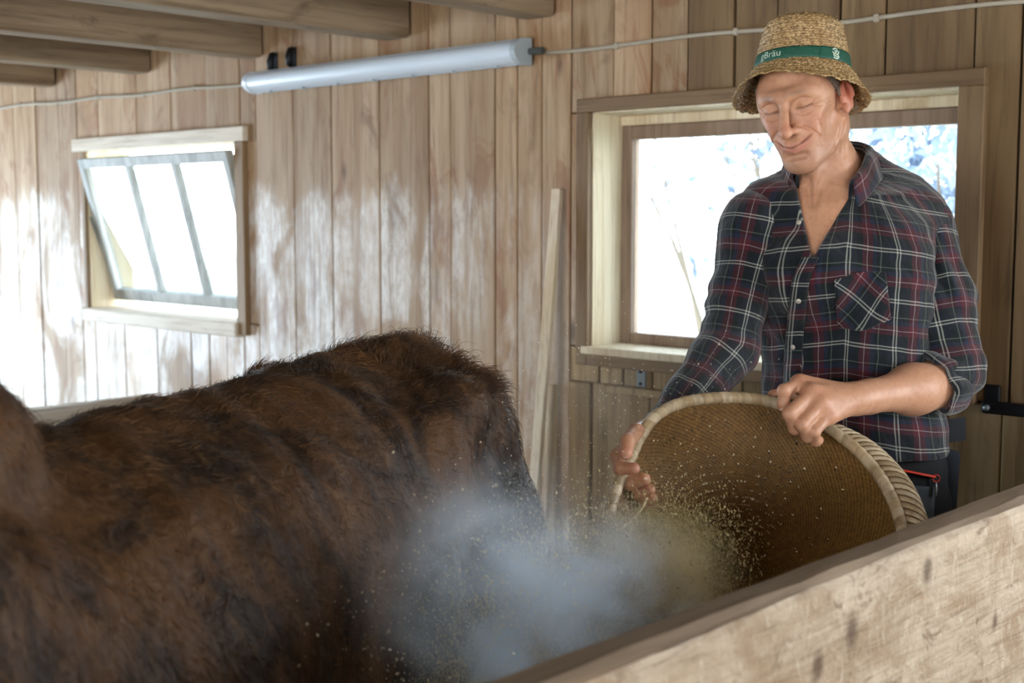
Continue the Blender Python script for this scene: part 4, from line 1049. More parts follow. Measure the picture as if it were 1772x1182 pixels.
shirt_ops = [trunk(0.008, sh_st)] + yoke(0.008) + [
    Ell(P(1395, 470, 2.515), (0.090, 0.055, 0.08), 0.04, 'add', np.array([T_L, T_F, EZ])), Ell(P(1510, 470, 2.545), (0.090, 0.055, 0.08), 0.04, 'add', np.array([T_L, T_F, EZ])),
    folds(P(1460, 560, 2.6), 0.5, 0.0042, (EZ * 0.85 + T_L * 0.5, T_L * 0.85 - EZ * 0.5, 55), 3),
    Cone(NB - EZ * 0.03 + T_F * 0.0, NB + EZ * 0.10 - T_F * 0.03, 0.066, 0.074, 0.01, 'sub'), vneck]
Vs, Fs = sdf_mesh(shirt_ops, O0 + np.array([-0.36, -0.36, 0.98]), O0 + np.array([0.36, 0.32, 1.66]), 0.0045)
shirt = quads_obj('shirt', Vs, Fs, M_PLAID, man)
def torso_uv(V):
    q = V - O0; x = q @ T_L; y = q @ T_F
    ang = np.arctan2(x, y + 0.02); return ang * 0.150 + 0.02, q[:, 2] + 0.02 * np.abs(ang) 
u_, v_ = torso_uv(Vs); set_uv(shirt, np.stack([u_[Fs.ravel()], v_[Fs.ravel()]], -1))
def sleeve(name, ops, lo, hi, axis_pts, ref, off):
    V, F = sdf_mesh(ops, lo, hi, 0.004)
    o = quads_obj(name, V, F, M_PLAID, man)
    pl = [np.array(a, float) for a in axis_pts]
    d0, d1 = [(q - p) / np.linalg.norm(q - p) for p, q in zip(pl[:-1], pl[1:])]
    e1 = np.cross(d0, d1); e1 /= np.linalg.norm(e1)
    if e1 @ ref < 0: e1 = -e1
    fcn = V[F].mean(1); low = ((fcn - pl[1]) @ (d0 + d1)) > 0
    Q = V[F]; L1 = np.linalg.norm(pl[1] - pl[0])
    def prm(o_, d):
        e2 = np.cross(d, e1); w = Q - o_; return np.arctan2(w @ e2, w @ e1) * 0.062, w @ d
    u0, v0 = prm(pl[0], d0); u1, v1 = prm(pl[1], d1)
    fu = np.where(low[:, None], u1, u0); fv = np.where(low[:, None], v1 + L1, v0)
    span = fu.max(1) - fu.min(1); fix = span > 0.2
    fu[fix] = np.where(fu[fix] < 0, fu[fix] + 2 * math.pi * 0.062, fu[fix])
    set_uv(o, np.stack([fu.ravel() + off, -fv.ravel() + off * 2], -1)); return o
# right sleeve, buttoned at the wrist
CR = ER + (WR - ER) * 0.86
ax_ = (ER - SR) / np.linalg.norm(ER - SR); ops = [
    Cone(SR, ER, 0.066, 0.056, 0.03), Cone(ER, CR, 0.057, 0.042, 0.03), Cone(SR + T_F * 0.01, P(1330, 470, 2.59), 0.055, 0.05, 0.04),
    folds((SR + ER) / 2, 0.6, 0.0055, (ax_ * 0.8 + RV * 0.6, RV * 0.8 - ax_ * 0.6, 75), 5),
    Cone(CR, CR + (WR - CR) * 0.2, 0.037, 0.036, 0.0, 'sub')]
allp = np.array([SR, ER, CR]); sleeve('sleeve', ops, allp.min(0) - 0.1, allp.max(0) + 0.1, [SR, ER, WR], -FH, 0.013)
# left sleeve, rolled above the elbow joint's forearm side
fd = (WL - EL) / np.linalg.norm(WL - EL); cp = fa(0.16)
EU = P(1648, 640, 2.55)
axl = (EU - SL_) / np.linalg.norm(EU - SL_)
ops = [Cone(SL_, P(1625, 520, 2.59), 0.066, 0.068, 0.03), Cone(P(1625, 520, 2.59), EU, 0.066, 0.060, 0.03), Cone(EU, cp, 0.058, 0.053, 0.03),
       Cone(P(1575, 470, 2.585), P(1600, 560, 2.56), 0.05, 0.052, 0.04),
       folds((SL_ + EU) / 2, 0.6, 0.0062, (axl * 0.75 - RV * 0.66, RV * 0.75 + axl * 0.66, 68), 9),
       Prism([(cp, -fd)], cp + fd * 0.1, 0.25, 0.004)]
allp = np.array([SL_, EU, cp]); sleeve('sleeve', ops, allp.min(0) - 0.11, allp.max(0) + 0.11, [SL_, EU, EU + (EU - SL_) * 0.4], -FH, 0.031)
# rolled cuff: a thick soft ring round the forearm just below the elbow
ce = fa(0.10); e1 = EZ - fd * (EZ @ fd); e1 /= np.linalg.norm(e1); e2 = np.cross(fd, e1)
NU, NV = 56, 26; Vc = []; UVc = []
for i in range(NU):
    a = 2 * math.pi * i / NU
    for j in range(NV):
        t = 2 * math.pi * j / NV
        rr = 0.0535 + 0.004 * math.sin(3 * a + 1) + 0.003 * math.sin(7 * a); hh = 0.027 + 0.004 * math.sin(2 * a)
        x = hh * math.copysign(abs(math.cos(t)) ** 0.7, math.cos(t)); y = 0.0085 * math.copysign(abs(math.sin(t)) ** 0.8, math.sin(t)) + 0.0014 * math.sin(5 * a + 2 * t)
        Vc.append(ce + fd * (x + 0.010 * math.cos(a + 0.8)) + (e1 * math.cos(a) + e2 * math.sin(a)) * (rr + y)); UVc.append((a * 0.06, x + (0.05 if math.sin(t) < 0 else 0)))
Fc = [(i*NV+j, i*NV+(j+1) % NV, ((i+1) % NU)*NV+(j+1) % NV, ((i+1) % NU)*NV+j) for i in range(NU) for j in range(NV)]
cuff = quads_obj('rolled_cuff', np.array(Vc), np.array(Fc), M_PLAID, man)
UVc = np.array(UVc); Fc = np.array(Fc); fu = UVc[Fc]; sp_ = fu[:, :, 0].max(1) - fu[:, :, 0].min(1); fx = sp_ > 0.2
fu[fx, :, 0] = np.where(fu[fx, :, 0] < 0.1, fu[fx, :, 0] + 2 * math.pi * 0.06, fu[fx, :, 0]); set_uv(cuff, fu.reshape(-1, 2))
# collar: stand, fold and two pointed leaves lying open
NCO = 44; sect = 7; Vc = []; UVc = []
for i in range(NCO + 1):
    f_ = (i / NCO * 2 - 1); ph = f_ * math.radians(143)
    d = -T_F * math.cos(ph) + T_L * math.sin(ph); tip = max(0, (abs(f_) - 0.72) / 0.28)
    c0 = NB + T_F * (-0.012) + EZ * (0.040 + 0.026 * math.cos(ph) + 0.016 * max(0, -f_)) - T_F * 0.022 * math.cos(ph)
    ri = 0.067 + 0.012 * tip; zf = 0.030 - 0.040 * tip
    lo_r = 0.101 + 0.010 * tip; zl = -0.020 - 0.040 * tip ** 1.3 - 0.008 * math.sin(abs(f_) * 2)
    prof = [(ri - 0.001, -0.035 - 0.02 * tip), (ri + 0.001, 0.0 - 0.02 * tip), (ri + 0.003, zf - 0.004), (ri + 0.009, zf), (ri + 0.017, zf - 0.007), ((ri + lo_r) / 2 + 0.006, (zf + zl) / 2), (lo_r, zl)]
    for k, (r, z) in enumerate(prof):
        Vc.append(c0 + d * r + EZ * z + T_F * 0.012 * tip); UVc.append((f_ * 0.17, k * 0.014))
Fc = np.array([(i*sect+j, i*sect+j+1, (i+1)*sect+j+1, (i+1)*sect+j) for i in range(NCO) for j in range(sect - 1)])
colr = quads_obj('collar', np.array(Vc), Fc, M_PLAID, man); set_uv(colr, np.array(UVc)[Fc].reshape(-1, 2))
md = colr.modifiers.new('t', 'SOLIDIFY'); md.thickness = 0.0045; md.offset = 0
md = colr.modifiers.new('s', 'SUBSURF'); md.levels = 1; md.render_levels = 1
# breast pocket on the bias, front placket, buttons: laid on the cloth
sb = bvh_of(Vs, Fs)
def on_cloth(bvh, u, v, lift):
    d = Vector(ray(u, v)).normalized(); h_, n_, _, _ = bvh.ray_cast(Vector(CAM), d)
    if h_ is None: return P(u, v, 2.5), -FH
    n = np.array(n_); n = n if n @ np.array(d) < 0 else -n
    return np.array(h_) + n * lift, n
def patch(name, corners, nu, nv, mat, uvf, lift=0.0022, bvh=sb, thick=0.0022):
    V = []; UV = []
    for i in range(nu + 1):
        for j in range(nv + 1):
            a, b = i / nu, j / nv
            (x0, y0), (x1, y1), (x2, y2), (x3, y3) = corners
            u = (x0*(1-a) + x1*a)*(1-b) + (x3*(1-a) + x2*a)*b; v = (y0*(1-a) + y1*a)*(1-b) + (y3*(1-a) + y2*a)*b
            if name == 'breast_pocket': v += 14 * b ** 3 * (1 - abs(2 * a - 1)) - 7 * (1 - b) ** 3 * (1 - abs(2 * a - 1))
            q, n = on_cloth(bvh, u, v, lift); V.append(q); UV.append(uvf(a, b))
    V = np.array(V).reshape(nu + 1, nv + 1, 3)
    for _ in range(3):
        W = V.copy(); W[1:-1] = (V[:-2] + 2 * V[1:-1] + V[2:]) / 4; W[:, 1:-1] = (W[:, :-2] + 2 * W[:, 1:-1] + W[:, 2:]) / 4; V = W
    V = V.reshape(-1, 3); F = np.array([(i*(nv+1)+j, (i+1)*(nv+1)+j, (i+1)*(nv+1)+j+1, i*(nv+1)+j+1) for i in range(nu) for j in range(nv)])
    o = quads_obj(name, V, F, mat, man)
    if uvf(0, 0) is not None: set_uv(o, np.array(UV)[F].reshape(-1, 2))
    md = o.modifiers.new('t', 'SOLIDIFY'); md.thickness = thick; md.offset = 0; return o
c45 = math.sqrt(0.5)
patch('breast_pocket', [(1443, 484), (1532, 470), (1541, 552), (1449, 566)], 22, 22, M_PLAID, lambda a, b: ((a * 0.105 + b * 0.10) * c45 + 0.02, (a * 0.105 - b * 0.10) * c45 + 0.03), 0.004)
pk = spline([(1402, 446), (1386, 486), (1380, 540), (1375, 600), (1373, 660), (1376, 720), (1380, 765)], 40)
V = []; UV = []
for i, (u, v) in enumerate(pk):
    for j in range(4):
        q, n = on_cloth(sb, u - 15 + 10 * j, v, 0.0030); V.append(q); UV.append((j * 0.011 + 0.016, -i * 0.0095))
V = np.array(V).reshape(40, 4, 3)
for _ in range(3): W = V.copy(); W[1:-1] = (V[:-2] + 2 * V[1:-1] + V[2:]) / 4; V = W
F = np.array([(i*4+j, i*4+j+1, (i+1)*4+j+1, (i+1)*4+j) for i in range(39) for j in range(3)])
pl = quads_obj('placket', V.reshape(-1, 3), F, M_PLAID, man); set_uv(pl, np.array(UV)[F].reshape(-1, 2)); md = pl.modifiers.new('t', 'SOLIDIFY'); md.thickness = 0.0022
M_BUTTON = plain('pearl_snap', '#b9b4ab', 0.25, 0.3, 0.05); 
def disc(name, c, n, r, th, mat, parent=man):
    n = n / np.linalg.norm(n); b = MB(); b.tube([c - n * th * 0.5, c + n * th * 0.2, c + n * th * 0.5], [r, r, r * 0.75], 14); return b.obj(name, mat, parent, True)
for (u, v) in ((1383, 386), (1382, 520), (1374, 600), (1373, 680)):
    q, n = on_cloth(sb, u, v, 0.0045); disc('button', q, n, 0.0052, 0.0028, M_BUTTON)

# --- trousers, boots, belt pouch
def cloth_mat(name, c, sc=500):
    T = NT(name); n = T.noise(T.pos((1, 1, 1), False), sc, 2); w = T.noise(T.pos((18,) * 3, False), 1.0, 3)
    b = T.bsdf(T.mix(n, lin(c), tuple(min(x * 1.8, 1) for x in lin(c)[:3]) + (1,)), 0.85, T.bump(T.math('ADD', T.math('MULTIPLY', w, 2.0), n), 0.3, 0.004), 0.2); return T.m
M_TROUSER = cloth_mat('black_work_cloth', '#191b1e'); M_PANEL = cloth_mat('grey_panel_cloth', '#3a3f45'); M_BOOT = plain('brown_boot_leather', '#3b2a1c', 0.5, 0, 0.2, 30, bumpy=0.3)
hipz = P(1470, 800, 2.62)[2]
tr_st = [sec(760, 1478, 2.62, .168, .120), sec(800, 1480, 2.62, .172, .124), sec(850, 1482, 2.63, .176, .126), sec(920, 1484, 2.64, .178, .126)]
zb_ = min(s_[0] for s_ in tr_st)
legs = []
for sx in (-1, 1):
    h0 = O0 + T_L * 0.088 * sx + EZ * (zb_ + 0.02) - T_F * 0.01; k0 = O0 + T_L * 0.115 * sx + EZ * 0.48 + T_F * (0.05 if sx > 0 else 0.01); a0 = O0 + T_L * 0.135 * sx + EZ * 0.075 - T_F * (0.0 if sx > 0 else 0.08)
    legs += [Cone(h0, k0, 0.092, 0.070, 0.05), Cone(k0, a0, 0.068, 0.058, 0.03)]
ops = [trunk(0.004, tr_st)] + legs + [folds(O0 + EZ * 0.5, 0.9, 0.004, (EZ, T_L, 48), 21)]
Vt_, Ft_ = sdf_mesh(ops, O0 + np.array([-0.40, -0.36, 0.05]), O0 + np.array([0.40, 0.36, 1.06]), 0.007)
quads_obj('trousers', Vt_, Ft_, M_TROUSER, man)
tb = bvh_of(Vt_, Ft_)
for sx in (-1, 1):
    a0 = O0 + T_L * 0.135 * sx - T_F * (0.0 if sx > 0 else 0.08); tdir = T_F * 0.97 + T_L * 0.22 * sx
    ops = [Cone(a0 + EZ * 0.13, a0 + EZ * 0.06, 0.050, 0.048, 0.02), Cone(a0 - tdir * 0.045 + EZ * 0.045, a0 + tdir * 0.15 + EZ * 0.040, 0.042, 0.038, 0.03), Cone(a0 - tdir * 0.045 + EZ * 0.045, a0 + tdir * 0.15 + EZ * 0.04, 0.045, 0.043, 0.01),
           Prism([(a0 + EZ * 0.001, EZ)], a0, 0.4, 0.0)]
    V, F = sdf_mesh(ops, a0 + np.array([-0.25, -0.25, -0.02]), a0 + np.array([0.25, 0.25, 0.2]), 0.006); quads_obj('boot', V, F, M_BOOT, man)
# pouch hanging on his left hip, open at the top
pc = P(1636, 772, 2.60); NU = 26; V = []
for lay in range(2):
    for k in range(9):
        t = k / 8; z = -0.165 * t
        for i in range(NU):
            a = 2 * math.pi * i / NU; w = (0.030 - 0.006 * t) * (1 if lay == 0 else 0.86); dd = 0.024 * (1 if lay == 0 else 0.82)
            V.append(pc + RV * w * math.cos(a) + FH * dd * math.sin(a) + EZ * (z + (0.014 * math.cos(a) if k == 0 else 0) * -1 + 0.002 * math.sin(5 * a + k)))
F = []
for k in range(8):
    for i in range(NU):
        j = (i + 1) % NU
        F.append((k*NU+i, k*NU+j, (k+1)*NU+j, (k+1)*NU+i)); o2 = 9 * NU
        F.append((o2+k*NU+i, o2+(k+1)*NU+i, o2+(k+1)*NU+j, o2+k*NU+j))
for i in range(NU): j = (i + 1) % NU; F.append((i, 9*NU+i, 9*NU+j, j)); 
F.append([8*NU+i for i in range(NU)][::-1]); F.append([17*NU+i for i in range(NU)])
M_POUCH = cloth_mat('dark_blue_pouch', '#1c2026')
mesh_obj('tool_pouch', V, F, M_POUCH, man, True)
V = []
for (u, v, Z) in ((1612, 730, 2.575), (1671, 721, 2.60), (1672, 762, 2.60), (1614, 770, 2.575)): V += [P(u, v, Z), P(u, v, Z + 0.006)]
mesh_obj('belt_flap', V, [(0, 2, 4, 6), (1, 7, 5, 3), (0, 1, 3, 2), (2, 3, 5, 4), (4, 5, 7, 6), (6, 7, 1, 0)], M_TROUSER, man)
patch('trouser_pocket', [(1548, 838), (1616, 842), (1612, 905), (1550, 905)], 8, 8, M_PANEL, lambda a, b: None, 0.004, tb)
M_ZIP = plain('red_zip_tape', '#e0412a', 0.5, 0, 0.05)
zp = []
for k in range(10):
    q, n = on_cloth(tb, 1556 + 57 * k / 9, 814 + 11 * k / 9, 0.006); zp.append(q)
mb = MB(); mb.tube(zp, 0.0052, 8, flat=0.5); mb.obj('red_zip', M_ZIP, man, True)
q, n = on_cloth(tb, 1613, 827, 0.010)
mb = MB(); mb.tube([q + RV * 0.007 * math.cos(a) + EZ * 0.007 * math.sin(a) for a in np.linspace(0, 6.2, 14)], 0.0013, 6); mb.obj('zip_ring', M_ZIP, man, True)
mb = MB(); mb.tube([q - EZ * 0.008, q - EZ * 0.020 + RV * 0.001, q - EZ * 0.034], [0.003, 0.0042, 0.003], 8, flat=0.5); mb.obj('zip_pull', M_GREYMETAL, man, True)
for (u, v) in ((1612, 774), (1612, 782)):
    pts = [on_cloth(tb, u - 5 + 5 * k, v - k, 0.006)[0] for k in range(3)]
    mb = MB(); mb.tube(pts, 0.0011, 5); mb.obj('stitch', M_PRINT, man)
# ------------------------------------------------------------------ winnowing basket
RIM = [(1088, 800, 2.305), (1108, 758, 2.345), (1135, 722, 2.370), (1180, 699, 2.39), (1245, 690, 2.41), (1310, 693, 2.42), (1360, 706, 2.41), (1425, 738, 2.39), (1484, 782, 2.335), (1532, 842, 2.265), (1560, 915, 2.19), (1562, 990, 2.12), (1525, 1060, 2.07), (1440, 1115, 2.04), (1330, 1135, 2.035), (1210, 1115, 2.06), (1120, 1065, 2.11), (1065, 1005, 2.17), (1050, 930, 2.225), (1062, 860, 2.265)]
RP = np.array([P(*q) for q in RIM])
BC = RP.mean(0); _, _, vt = np.linalg.svd(RP - BC); BN = vt[2] if vt[2] @ FH < 0 else -vt[2]
basket = tag(empty('winnowing_basket', tuple(BC - BN * 0.14)), 'round wide woven winnowing basket with a wrapped rim, held tilted in both hands', 'basket')
NA, NR = 440, 96
rim = spline(RP, NA, True)
DEPTH = 0.15
def bowl_pt(i, t, lift=0.0):
    r = rim[i % NA] * (1 - t) + BC * t
    return r - BN * (DEPTH * (1 - (1 - t) ** 2.4)) + BN * lift
tt = np.linspace(0, 1, NR + 1)[:-1]
T_ = tt[None, :, None]; base = rim[:, None, :] * (1 - T_) + BC * T_ - BN * (DEPTH * (1 - (1 - T_) ** 2.4))
ia = np.arange(NA)[:, None]; ir = np.arange(NR)[None, :]
ribs = np.sin(ia * 2 * math.pi / 4.0 + (ir % 2) * math.pi) * np.cos(0 * ir)
rowp = np.abs(np.sin(ir * math.pi / 2.0))
disp = 0.0016 * ribs * (0.6 + 0.4 * rowp) + 0.0012 * np.sin(ia * 0.19 + 1.0) * np.sin(ir * 0.21)
Vw = (base + BN * disp[..., None]).reshape(-1, 3)
idx = np.arange(NA * NR).reshape(NA, NR); nx_ = np.roll(idx, -1, 0)
Fw = np.stack([idx[:, :-1], nx_[:, :-1], nx_[:, 1:], idx[:, 1:]], -1)
gb = np.random.default_rng(8)
cc = Vw[Fw.reshape(-1, 4)].mean(1).reshape(NA, NR - 1, 3)
rel = cc - CAM; zz = rel @ FV; pu = CX + FPX * (rel @ RV) / zz; pv = CY - FPX * (rel @ UV_) / zz
core = np.exp(-((pu - 1230) / 130) ** 2 - ((pv - 850) / 95) ** 2)
gaps = ((np.arange(NA)[:, None] % 4 == 0) & (np.arange(NR - 1)[None, :] % 5 == 2)) & (gb.random((NA, NR - 1)) < 0.95 * core + 0.02) & (np.arange(NR - 1)[None, :] < 78)
hole_c = cc[gaps]
Fk = Fw[~gaps]
def weave_mat():
    T = NT('woven_split_wood')
    g1 = T.noise(T.pos((1, 1, 1), False), 120, 4, 0.65); g2 = T.noise(T.pos((1, 1, 1), False), 11, 4, 0.6)
    hgt = T.new('Attribute', attribute_name='Col').outputs['Fac']  # weave relief: shade of the low strands put into the colour
    c = T.mix(T.math('MULTIPLY_ADD', hgt, 0.7, T.math('MULTIPLY', T.smooth(g1, 0.35, 0.65), 0.3)), lin('#3a260e'), lin('#8f6a33')); c = T.mix(T.math('MULTIPLY', T.smooth(g2, 0.42, 0.68), 0.25), c, lin('#523b1d'))
    T.bsdf(c, 0.6, T.bump(g1, 0.6, 0.003), 0.3); return T.m
wv = quads_obj('woven_bowl', Vw, Fk, weave_mat(), basket); set_color(wv, np.repeat(np.clip(0.5 + 0.5 * ribs * np.ones((NA, NR)), 0, 1).reshape(-1, 1), 3, 1)); md = wv.modifiers.new('t', 'SOLIDIFY'); md.thickness = 0.0022; md.offset = -1
M_RIMWOOD = plain('split_hazel', '#a98a62', 0.45, 0, 0.18, 50, bumpy=0.3); M_WRAP = wood('pale_wrap_strip', '#c4b498', '#a08a69', '#6b5439', 'z', spread=0.14, knots=0, rough=0.45, bumpy=0.3)
def closed_tube(name, pts, r, n, mat, parent):
    m = len(pts); V = []; 
    for i in range(m):
        t = pts[(i+1) % m] - pts[i-1]; t /= np.linalg.norm(t); a = BN - t * (BN @ t); a /= np.linalg.norm(a); b = np.cross(t, a)
        for j in range(n): th = 2*math.pi*j/n; V.append(pts[i] + r * (a * math.cos(th) + b * math.sin(th)))
    F = [(i*n+j, i*n+(j+1) % n, ((i+1) % m)*n+(j+1) % n, ((i+1) % m)*n+j) for i in range(m) for j in range(n)]
    return mesh_obj(name, V, F, mat, parent, True)
rimc = spline(RP + BN * 0.003, 220, True)
rim_o = closed_tube('rim', list(rimc), 0.0098, 10, M_RIMWOOD, basket)
acc_l = np.concatenate([[0], np.cumsum(np.linalg.norm(np.diff(np.vstack([rimc, rimc[:1]]), axis=0), axis=1))]); LT_ = acc_l[-1]
def at_len(s):
    s = s % LT_; return np.array([np.interp(s, acc_l, np.append(rimc[:, k], rimc[0, k])) for k in range(3)])
nw = 86
for k in range(nw):
    s0 = LT_ * k / nw; w = LT_ / nw * gb.uniform(0.95, 0.995); sl = 0.004
    V = []; n = 10
    for q in range(4):
        s_ = s0 + w * q / 3; c = at_len(s_); t = at_len(s_ + 0.004) - at_len(s_ - 0.004); t /= np.linalg.norm(t)
        a = BN - t * (BN @ t); a /= np.linalg.norm(a); b = np.cross(t, a); r = 0.0112 + (0.0 if q in (1, 2) else -0.0006) + gb.normal() * 0.0002
        for j in range(n): th = 2*math.pi*j/n; V.append(c + t * sl * math.sin(th) + r * (a * math.cos(th) + b * math.sin(th)))
    F = [(q*n+j, q*n+(j+1) % n, (q+1)*n+(j+1) % n, (q+1)*n+j) for q in range(3) for j in range(n)]
    mesh_obj('rim_wrap', V, F, M_WRAP, rim_o, True)
# plaited outer border, running along the hip side and round the lower edge
s_hand = 0.0
outw = RP - BC; outw /= np.linalg.norm(outw, axis=1)[:, None]
sel = list(range(7, 19)); wgt = np.array([0.35, 0.8, 1.0] + [1.0] * 7 + [0.6, 0.3])
OB = np.array([RP[i] + outw[i] * 0.026 * w_ - BN * 0.012 for i, w_ in zip(sel, wgt)]); ob = spline(OB, 150)
rs = np.interp(np.linspace(0, 1, 150), np.linspace(0, 1, len(wgt)), 0.008 + 0.014 * wgt)
mb = MB(); mb.tube(ob, list(rs), 12); brd = mb.obj('plaited_border', M_RIMWOOD, basket, True)
for k in range(2, 72):
    V = []; n = 9; i0 = k * 2
    for side, (tw0, tw1) in enumerate(((-1.5, 1.7),)):
        for j in range(n):
            f = j / (n - 1); ii = min(max(i0 + int(round((f - 0.5) * 7)), 1), 148); c = ob[ii]; t = ob[ii+1] - ob[ii-1]; t /= np.linalg.norm(t)
            a = BN - t * (BN @ t); a /= np.linalg.norm(a); b = np.cross(t, a)
            if b @ (ob[ii] - BC) < 0: b = -b
            th = tw0 + (tw1 - tw0) * f; r = rs[ii] + 0.0022 * math.sin(math.pi * f) + 0.0006
            for wv_ in (-1, 1): V.append(c + r * (a * math.cos(th) + b * math.sin(th)) + t * wv_ * 0.0052)
    F = [(2*j, 2*j+1, 2*j+3, 2*j+2) for j in range(n - 1)]
    o = mesh_obj('braid_strip', V, F, M_WRAP, brd, True); md = o.modifiers.new('t', 'SOLIDIFY'); md.thickness = 0.0022; md.offset = 1
# pale flakes put in as light dots through the weave, chaff lying in the lower lip of the basket
def flakes(name, C_, size, mat, parent=None, seed=1, aspect=(0.25, 0.6), align=None):
    g = np.random.default_rng(seed); n = len(C_); C_ = np.asarray(C_)
    a = g.normal(size=(n, 3)); 
    if align is not None: a = a * 0.5 + align
    a /= np.linalg.norm(a, axis=1)[:, None]; b = np.cross(a, g.normal(size=(n, 3))); b /= np.linalg.norm(b, axis=1)[:, None]; c = np.cross(a, b)
    L = g.uniform(size[0], size[1], (n, 1)); W = L * g.uniform(aspect[0], aspect[1], (n, 1)); H = W * 0.3
    V = np.stack([C_ - a * L, C_ + b * W + c * H, C_ + a * L, C_ - b * W + c * H], 1).reshape(-1, 3)
    return tag(quads_obj(name, V, np.arange(n * 4).reshape(-1, 4), mat, parent, False), kind='stuff')
def chaff_mat(name, a, b):
    T = NT(name); r = T.noise(T.pos((60,) * 3, False), 1.0, 2, 0.6); c = T.mix(T.smooth(r, 0.35, 0.65), lin(a), lin(b))
    d = T.new('BsdfDiffuse'); T.set(d.inputs[0], c); t = T.new('BsdfTranslucent'); T.set(t.inputs[0], c)
    m = T.new('MixShader'); m.inputs[0].default_value = 0.45; T.set(m.inputs[1], d.outputs[0]); T.set(m.inputs[2], t.outputs[0])
    T.t.links.new(m.outputs[0], T.out.inputs[0]); return T.m
M_CHAFF = chaff_mat('dry_chaff', '#9a8a58', '#dccd9f'); M_HUSK_AND_DOT = chaff_mat('pale_husk_and_light_dot', '#efe2bd', '#fff4d8')
flakes('weave_light_dot', hole_c + BN * 0.005, (0.0018, 0.0036), M_HUSK_AND_DOT, basket, 4, (0.5, 0.8))  # pale flakes at the holes stand in for light shining through
# the heap of chaff still lying on the low side of the basket
rel = Vw - CAM; zz = rel @ FV; pu = CX + FPX * (rel @ RV) / zz; pv = CY - FPX * (rel @ UV_) / zz
hz_ = 0.080 * np.exp(-(np.abs(pu - 1135) / 115) ** 2.6 - (np.abs(pv - 1010) / 105) ** 2.6) - 0.014
hz_ += 0.006 * np.sin(Vw[:, 0] * 60 + 2 * np.sin(Vw[:, 2] * 45)) * np.sin(Vw[:, 1] * 70) + gb.normal(size=len(Vw)) * 0.0012
hf_ = Fw[::1].reshape(-1, 4); hf_ = hf_[(hz_[hf_] > 0).all(1)]; used = np.unique(hf_); remap = np.full(len(Vw), -1); remap[used] = np.arange(len(used))
T = NT('chaff_heap'); n = T.noise(T.pos((1,) * 3, False), 170, 4, 0.7); n2 = T.noise(T.pos((1,) * 3, False), 24, 3, 0.6)
T.bsdf(T.mix(T.smooth(n2, 0.4, 0.65), T.mix(n, lin('#8f7c4a'), lin('#dccb96')), T.mix(n, lin('#82794a'), lin('#c9c090'))), 0.9, T.bump(n, 1.0, 0.006), 0.1)
heap_v = Vw[used] + BN * hz_[used][:, None]
tag(quads_obj('chaff_heap', heap_v, remap[hf_], T.m), 'heap of tan chaff lying in the low side of the basket', 'chaff', kind='stuff')
heap_pts = heap_v[gb.integers(0, len(heap_v), 9000)] + BN * np.abs(gb.normal(size=(9000, 1))) * 0.006
flakes('loose_chaff', heap_pts, (0.0014, 0.0045), M_CHAFF, None, 41, (0.15, 0.45)); tag(bpy.data.objects['loose_chaff'], 'loose chaff flakes on top of the heap in the basket', 'chaff')
# ------------------------------------------------------------------ the cow
KO = np.array([-1.876, 1.666, -0.015]); kd = np.array([0.33, -0.944, 0.0]); kd /= np.linalg.norm(kd); ks = np.array([-kd[1], kd[0], 0.0])   # along the back to the head; ks towards the fence
cow = tag(empty('cow', (KO[0] + kd[0] * 0.7, KO[1] + kd[1] * 0.7, 0.0)), 'shaggy reddish-brown cow seen from its rear flank, tail end towards the man', 'cow')
def K(s, y, z): return KO + kd * s + ks * y + EZ * z
kst = [  # s, top, bottom, half width
    (-0.09, 1.12, 0.82, 0.11), (-0.05, 1.19, 0.73, 0.17), (0.0, 1.205, 0.68, 0.21), (0.12, 1.222, 0.62, 0.25), (0.3, 1.225, 0.57, 0.275), (0.55, 1.205, 0.54, 0.30), (0.85, 1.20, 0.50, 0.325), (1.05, 1.19, 0.50, 0.315), (1.15, 1.19, 0.5, 0.31), (1.35, 1.215, 0.55, 0.27), (1.5, 1.20, 0.62, 0.20), (1.58, 1.16, 0.68, 0.13)]
cow_ops = [Loft(KO, kd, ks, EZ, [(s, 0.0, (t + b) / 2, w, (t - b) / 2) for s, t, b, w in kst], 0.03, n=2.25),
    Cone(K(-0.02, 0, 1.185), K(1.0, 0, 1.155), 0.045, 0.04, 0.08),
    Ell(K(0.02, 0.13, 0.95), (0.16, 0.13, 0.25), 0.08, 'add', np.array([kd, ks, EZ])), Ell(K(0.02, -0.13, 0.95), (0.16, 0.13, 0.25), 0.08, 'add', np.array([kd, ks, EZ])),
    Cone(K(0.17, 0.20, 1.155), K(0.23, 0.19, 1.10), 0.05, 0.06, 0.07), Cone(K(0.17, -0.20, 1.155), K(0.23, -0.19, 1.10), 0.05, 0.06, 0.07),
    Ell(K(1.28, 0.17, 0.90), (0.17, 0.11, 0.27), 0.09, 'add', np.array([kd, ks, EZ])), Ell(K(1.28, -0.17, 0.90), (0.17, 0.11, 0.27), 0.09, 'add', np.array([kd, ks, EZ])),
    Ell(P(-134, 800, 1.45), (0.12, 0.12, 0.12), 0.05, 'add', np.array([kd, ks, EZ])),
    # neck rising to the head, turned a little away from the fence
    Cone(K(1.35, 0, 1.06), K(1.74, -0.06, 1.16), 0.19, 0.135, 0.12), Cone(K(1.42, 0, 0.86), K(1.74, -0.06, 1.06), 0.15, 0.10, 0.10),
    Ell(K(1.80, -0.07, 1.22), (0.11, 0.105, 0.12), 0.05, 'add', np.array([kd, ks, EZ])), Cone(K(1.82, -0.07, 1.20), K(2.14, -0.13, 0.98), 0.105, 0.066, 0.05), Ell(K(2.16, -0.135, 0.965), (0.06, 0.07, 0.058), 0.03, 'add', np.array([kd, ks, EZ])),
    Cone(K(1.90, -0.09, 1.08), K(2.12, -0.13, 0.94), 0.06, 0.05, 0.05)]
